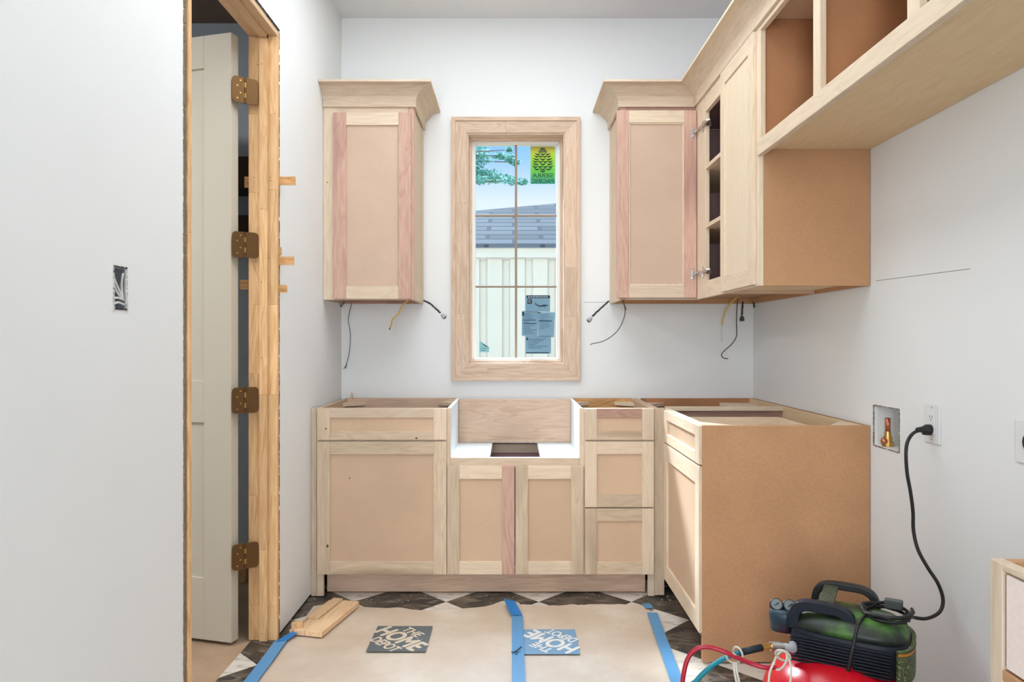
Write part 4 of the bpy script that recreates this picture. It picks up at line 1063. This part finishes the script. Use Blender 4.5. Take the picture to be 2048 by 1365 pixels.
tape([(-.905 + .004 * math.sin(k), 2.80 - k * .2, .0125) for k in range(12)], .047, 'blue tape strip along the paper edge by the doorway', fold=[(-.925, 2.78, .014), (-.878, 2.80, .014), (-.845, 2.885, .022), (-.885, 2.88, .016)])
f0 = [P(1022, 1238, 3.045), P(1045, 1238, 3.045), P(1030, 1203, 3.17), P(1007, 1198, 3.17)]
for q in f0: q.z = max(q.z, .016)
tape([(.023, 3.05 - k * .2, .0130) for k in range(14)], .046, 'blue tape strip over the middle seam of the floor paper', fold=f0)
tape([(.606 - .012 * k, 3.085 - k * .2, .0125) for k in range(13)], .044, 'blue tape strip along the paper edge by the brown-ended cabinet')
tape([(.598, 3.20, .010), (.602, 3.165, .014), (.604, 3.135, .014)], .035, 'small torn scrap of blue tape at the far paper corner')
M().tube(smooth_path([P(1023, 1315, 2.68), P(1030, 1314, 2.68), P(1038, 1308, 2.70), P(1043, 1304, 2.71)], 5), .003, 6).tube([P(1035, 1311, 2.69), P(1032, 1321, 2.665)], .002, 6).build('cord_scrap', plain('teal_scrap', C(24, 74, 92), .5), label='small dark teal scrap lying on the middle tape', cat='debris')
for o in (bpy.data.objects['cord_scrap'],):
    o.location.z = .019
# crumbs of sawdust
cm = M(); rr = random.Random(11)
for k in range(90):
    if k < 50: x, y = rr.uniform(-.8, .75), 3.33 - abs(rr.gauss(0, .05))
    else: x, y = rr.uniform(-.6, .55), rr.uniform(2.6, 3.1)
    cm.ball((x, y, .0125 if y < 3.12 else .002), rr.uniform(.001, .0035), rz=.0015, nu=6, nv=4)
cm.build('sawdust_crumbs', GYP, kind='stuff', label='white crumbs and sawdust scattered on the floor and paper', cat='debris')

# scrap boards on the paper by the doorway wall
sb = empty('scrap_board', (-.80, 3.02, .008), 'flat rebated pine offcut lying on the paper by the doorway wall', 'offcut')
dv = Vector((.075, .333, 0)).normalized(); dw = Vector((dv.y, -dv.x, 0)); c0 = Vector((-.785, 3.015, 0))
def lay(c, l, w_, z0, z1): return M().obb(Vector((c.x, c.y, (z0 + z1) / 2)), dv * l / 2, dw * w_ / 2, Vz * (z1 - z0) / 2)
lay(c0 + dw * .033, .345, .075, .009, .030).build('outer_strip', PINE_Y, sb, bevel=.001)
lay(c0 - dw * .030, .345, .048, .009, .028).build('inner_strip', PINE_Y, sb, bevel=.001)
lay(c0 - dw * .0305 + dv * .06, .225, .046, .0282, .0375).build('stop_strip', PINE_Y, sb, bevel=.001)
so2 = lay(c0 - dw * .068, .34, .012, .009, .026).build('wood_strip', PINE_Y, bevel=.001, label='thin pine strip lying against the wall side of the rebated offcut', cat='offcut')
M().obb((-.868, 2.885, .030), (.022, .003, 0), (-.0015, .011, 0), (0, 0, .020)).build('wood_block', PINE_Z, bevel=.001, label='small pine block at the near end of the rebated offcut', cat='offcut')

# ------------------------------------------------------------------ air compressor
cc = Vector((.995, 2.099, 0)); xh = Vector((.853, -.522, 0)).normalized(); yh = Vector((.522, .853, 0)).normalized()
ac = empty('air_compressor', (cc.x, cc.y, 0), 'green and black portable air compressor on a red tank', 'air compressor')
RED = plain('red_tank_enamel', C(196, 16, 34), .22)
SHELL = board('navy_black_shell', C(30, 38, 50), var=.15, blotch=.35, rough=.45)
def green_mat():
    m, n, b = newmat('scuffed_green_shell')
    mp, oi = coords(n, (1, 1, 1), 0)
    a = n.nodes.new('ShaderNodeTexNoise'); a.inputs['Scale'].default_value = 11; a.inputs['Detail'].default_value = 6
    n.links.new(mp.outputs[0], a.inputs['Vector'])
    r = ramp(n, a.outputs['Fac'], [(0.40, C(34, 42, 36)), (0.50, C(52, 74, 40)), (0.62, C(74, 120, 48)), (0.76, C(100, 150, 60))])
    n.links.new(r.outputs[0], b.inputs['Base Color']); b.inputs['Roughness'].default_value = .45
    return m
GREEN = green_mat()
def speck_mat():
    m, n, b = newmat('speckled_olive_shell')
    mp, oi = coords(n, (1, 1, 1), 0)
    a = n.nodes.new('ShaderNodeTexNoise'); a.inputs['Scale'].default_value = 160; a.inputs['Detail'].default_value = 2
    n.links.new(mp.outputs[0], a.inputs['Vector'])
    r = ramp(n, a.outputs['Fac'], [(0.4, C(70, 80, 52)), (0.6, C(98, 108, 72)), (0.70, C(190, 194, 150))])
    n.links.new(r.outputs[0], b.inputs['Base Color']); b.inputs['Roughness'].default_value = .6
    return m
SPECK = speck_mat()
def L3(x, y, z): return cc + xh * x + yh * y + Vz * z
def sring(z, hx, hy, n_=40, ex=3.6, ox=0.0, oy=0.0):
    out = []
    for k in range(n_):
        a = 2 * math.pi * k / n_; c_, s_ = math.cos(a), math.sin(a)
        out.append(L3(ox + hx * math.copysign(abs(c_) ** (2 / ex), c_), oy + hy * math.copysign(abs(s_) ** (2 / ex), s_), z))
    return out
tk = M().ball(cc + Vector((-.045, -.030, .150)), .212, .212, .132, nu=36, nv=20).build('tank', RED, ac, smooth=True)
for a in (0.6, 2.2, 3.8, 5.4):
    p = cc + Vector((-.045 + .15 * math.cos(a), -.035 + .15 * math.sin(a), 0))
    M().tube([p + Vz * .001, p + Vz * .075], [.022, .018], 12).build('rubber_foot', BLACK, ac)
sh = M().loft([sring(.250, .140, .100), sring(.260, .152, .110), sring(.31, .158, .116), sring(.345, .156, .115), sring(.350, .150, .110)]).build('shroud', SHELL, ac, smooth=True)
lv = M()
for k in range(9):
    z = .262 + .0089 * k
    for xa_, xb_ in ((-.145, .012), (.022, .112)):
        lv.extrude([L3(xa_, -.117, z), L3(xb_, -.117, z), L3(xb_, -.126, z + .001), L3(xa_, -.126, z + .001)], (0, 0, .0045))
lv.build('louver_grille', SHELL, ac, kind='stuff')
M().loft([sring(.350, .155, .114), sring(.368, .150, .110, ex=3.0), sring(.386, .128, .090, ex=2.6), sring(.396, .085, .055, ex=2.2), sring(.398, .02, .015, ex=2)]).build('top_cover', GREEN, ac, smooth=True)
# speckled end cap with an orange stripe
m = M(); rings = []
def arc_end(z, grow):
    return [L3(.10 + (.062 + grow) * math.copysign(abs(math.cos(a)) ** .6, math.cos(a)), (.112 + grow) * math.copysign(abs(math.sin(a)) ** .75, math.sin(a)) * 1.0, z) for a in (math.pi * (-.42 + .84 * k / 14) for k in range(15))]
o_ = [arc_end(z, .006) for z in (.254, .262, .33, .343)]
i_ = [arc_end(z, -.004) for z in (.343, .254)]
m.loft(o_ + i_ + [o_[0]], closed=False, caps=False).build('end_cap', SPECK, ac, smooth=False)
m = M(); m.loft([arc_end(.331, .0075), arc_end(.338, .0075)], closed=False, caps=False).build('orange_stripe', plain('orange_decal', C(206, 132, 40), .5), ac)
# handles: flat arches
def arch(x0, x1, y, zb, zt, wd, hh, mat, name):
    pts = []; n_ = 18
    for k in range(n_ + 1):
        a = math.pi * k / n_
        cxx = (x0 + x1) / 2 - (x1 - x0) / 2 * math.copysign(abs(math.cos(a)) ** .55, math.cos(a))
        pts.append((cxx, zb + (zt - zb) * abs(math.sin(a)) ** .55))
    rings = []
    for k, (x, z) in enumerate(pts):
        xm, zm = (x0 + x1) / 2, zb
        q = Vector((x - xm, z - zm)); f_ = 1 - hh / max(q.length, .03)
        xi, zi = xm + q.x * f_, zm + q.y * f_
        rings.append([L3(x, y - wd, z), L3(x, y + wd, z), L3(xi, y + wd, zi), L3(xi, y - wd, zi)])
    return M().loft(rings).build(name, mat, ac, bevel=.004, seg=2)
arch(-.158, .025, -.070, .340, .428, .016, .032, SHELL, 'handle')
arch(-.120, .075, .085, .345, .446, .014, .022, BLACK, 'handle')
# strap between the handles
M().obb(L3(-.060, .010, .425), xh * .020, (yh * .085 + Vz * .010), Vz * .004).build('webbing_strap', board('olive_webbing', C(72, 76, 58), var=.5), ac)
# coiled cord on top with its clip, cord across the front, cord to the outlet
coil = [L3(.095 + (.055 + .003 * (k % 7)) * math.cos(k * .42), .005 + (.055 + .003 * (k % 5)) * math.sin(k * .42), .392 + .0016 * (k % 9) + .00025 * k) for k in range(62)]
M().tube(coil, .0048, 7).build('coiled_cord', BLACK, ac, smooth=True)
M().obb(L3(.110, .05, .418), xh * .024, yh * .010, Vz * .014).build('cord_clip', plain('grey_clip', C(78, 80, 82), .5), ac, bevel=.003)
M().obb(L3(.085, -.03, .404), xh * .028, yh * .010, Vz * .008).build('cord_clip', bpy.data.materials['grey_clip'], ac, bevel=.003)
M().tube(smooth_path([L3(.045, -.03, .404), L3(.030, -.085, .388), L3(.022, -.122, .345), L3(.012, -.130, .29), L3(.0, -.131, .235), L3(-.012, -.13, .20)], 6), .0050, 7).build('loose_cord', BLACK, ac, smooth=True)
pc = M().tube(smooth_path([Vector((XR - .034, oy - .004, oz - .019)), P(1828, 866, 2.225), P(1816, 882, 2.21), P(1812, 905, 2.2), P(1814, 945, 2.2), P(1821, 985, 2.2), P(1826, 1025, 2.2), P(1827, 1062, 2.2), P(1836, 1100, 2.18), P(1856, 1137, 2.16), P(1876, 1168, 2.14), P(1886, 1200, 2.13), P(1879, 1225, 2.12), P(1853, 1238, 2.10), P(1825, 1235, 2.09), L3(.14, .03, .402)], 8), .0052, 8).build('power_cord', BLACK, ac, smooth=True)
M().tube([(XR - .0078, oy, oz - .018), (XR - .022, oy, oz - .018), (XR - .034, oy - .002, oz - .019), (XR - .055, oy - .004, oz - .020)], [.015, .015, .010, .007], 12).box(XR - .030, XR - .010, oy - .010, oy + .012, oz - .036, oz - .018).build('plug', BLACK, pc, bevel=.001)
# gauge block at the far end
gb = M().loft([sring(.300, .034, .040, 24, 3, -.190, .005), sring(.345, .038, .044, 24, 3, -.190, .005), sring(.365, .034, .040, 24, 3, -.190, .005)]).build('gauge_block', plain('teal_black_manifold', C(30, 58, 72), .4), ac, smooth=True)
for gx, gy in ((-.205, -.014), (-.168, -.004)):
    c = L3(gx, gy, .375); ax_ = (Vector((-.2, -.75, .62))).normalized()
    g = M().tube([c - ax_ * .018, c + ax_ * .006], .020, 18).build('pressure_gauge', BLACK, ac, bevel=.002)
    M().tube([c + ax_ * .0062, c + ax_ * .0068], .016, 18).build('gauge_dial', plain('gauge_face', C(118, 126, 130), .4) if 'gauge_face' not in bpy.data.materials else bpy.data.materials['gauge_face'], g)
    nd = Vector((.6, 0, .4)).normalized()
    M().tube([c + ax_ * .0072 - nd * .008, c + ax_ * .0072 + nd * .009], .0016, 6).build('needle', BLACK, g)
# quick coupler
k0, k1, k2, k3 = P(1585, 1298, 1.96), P(1566, 1294, 1.955), P(1541, 1293, 1.95), P(1524, 1296, 1.945)
M().tube([L3(-.15, -.05, .285), k0, k1], [.010, .012, .009], 12).build('air_fitting', GALV, ac, smooth=True)
M().tube([k1, k1 + (k2 - k1) * .3, k1 + (k2 - k1) * .31, k2], [.0105, .0105, .0125, .0125], 14).build('coupler', SILVER, ac)
# hoses
th = M().tube(smooth_path([P(1480, 1306, 1.94), P(1462, 1312, 1.935), P(1440, 1322, 1.93), P(1415, 1340, 1.92), P(1390, 1366, 1.91), P(1350, 1420, 1.88), Vector((.38, 1.80, .10)), Vector((.25, 1.72, .03)), Vector((.05, 1.60, .024)), Vector((-.2, 1.45, .024))], 8), .0066, 10).build('air_hose', plain('teal_hose', C(20, 136, 156), .35), smooth=True, label='teal air hose with a dark sleeve joined to the compressor coupler', cat='hose')
M().tube([k3, P(1505, 1300, 1.943), P(1478, 1307, 1.94)], [.0095, .0095, .0088], 12).build('hose_sleeve', SHELL, th, smooth=True)
M().tube([k2, k3], .0088, 8).build('hose_fitting', BRASS, th)
rh_ = M().tube(smooth_path([P(1552, 1336, 1.87), P(1530, 1336, 1.87), P(1505, 1329, 1.88), P(1478, 1318, 1.885), P(1452, 1306, 1.89), P(1430, 1298, 1.90), P(1408, 1295, 1.905), P(1388, 1302, 1.91), P(1375, 1320, 1.91), P(1368, 1345, 1.905), P(1363, 1380, 1.90), P(1355, 1440, 1.88), Vector((.42, 1.84, .09)), Vector((.36, 1.76, .03)), Vector((.2, 1.6, .024)), Vector((.0, 1.3, .024))], 8), .0062, 10).build('air_hose', plain('red_hose', C(176, 24, 52), .35), smooth=True, label='red air hose arching over in front of the brown end panel', cat='hose')
def rope(loops, lb):
    m = M()
    for pts in loops: m.tube(smooth_path(pts, 6), .0030, 7)
    m.build('tie_cord', plain('white_cord', C(214, 208, 196), .8) if 'white_cord' not in bpy.data.materials else bpy.data.materials['white_cord'], smooth=True, label=lb, cat='cord', group='white cords tied round the hoses')
def loop(u, v, a, b, Y, tilt, y_amp=.014):
    return [P(u + a * math.cos(t) * math.cos(tilt) - b * math.sin(t) * math.sin(tilt), v + a * math.cos(t) * math.sin(tilt) + b * math.sin(t) * math.cos(tilt), Y + y_amp * math.sin(t)) for t in (2 * math.pi * k / 12 for k in range(13))]
rope([loop(1476, 1309, 15, 8, 1.90, 1.2), loop(1466, 1318, 14, 8, 1.90, .5), [P(1472, 1325, 1.885), P(1474, 1345, 1.87), P(1479, 1372, 1.86), P(1484, 1450, 1.85)], [P(1468, 1325, 1.885), P(1469, 1345, 1.87), P(1474, 1380, 1.86), P(1470, 1450, 1.85)]], 'white cord knotted round the red and teal hoses')
rope([loop(1561, 1322, 20, 11, 1.865, 2.0), loop(1566, 1312, 16, 9, 1.865, .5), [P(1574, 1310, 1.86), P(1582, 1335, 1.845), P(1580, 1375, 1.83), P(1578, 1420, 1.82)], [P(1548, 1325, 1.86), P(1540, 1345, 1.85), P(1537, 1372, 1.84), P(1536, 1420, 1.83)]], 'white cord looped round the hose end against the red tank')
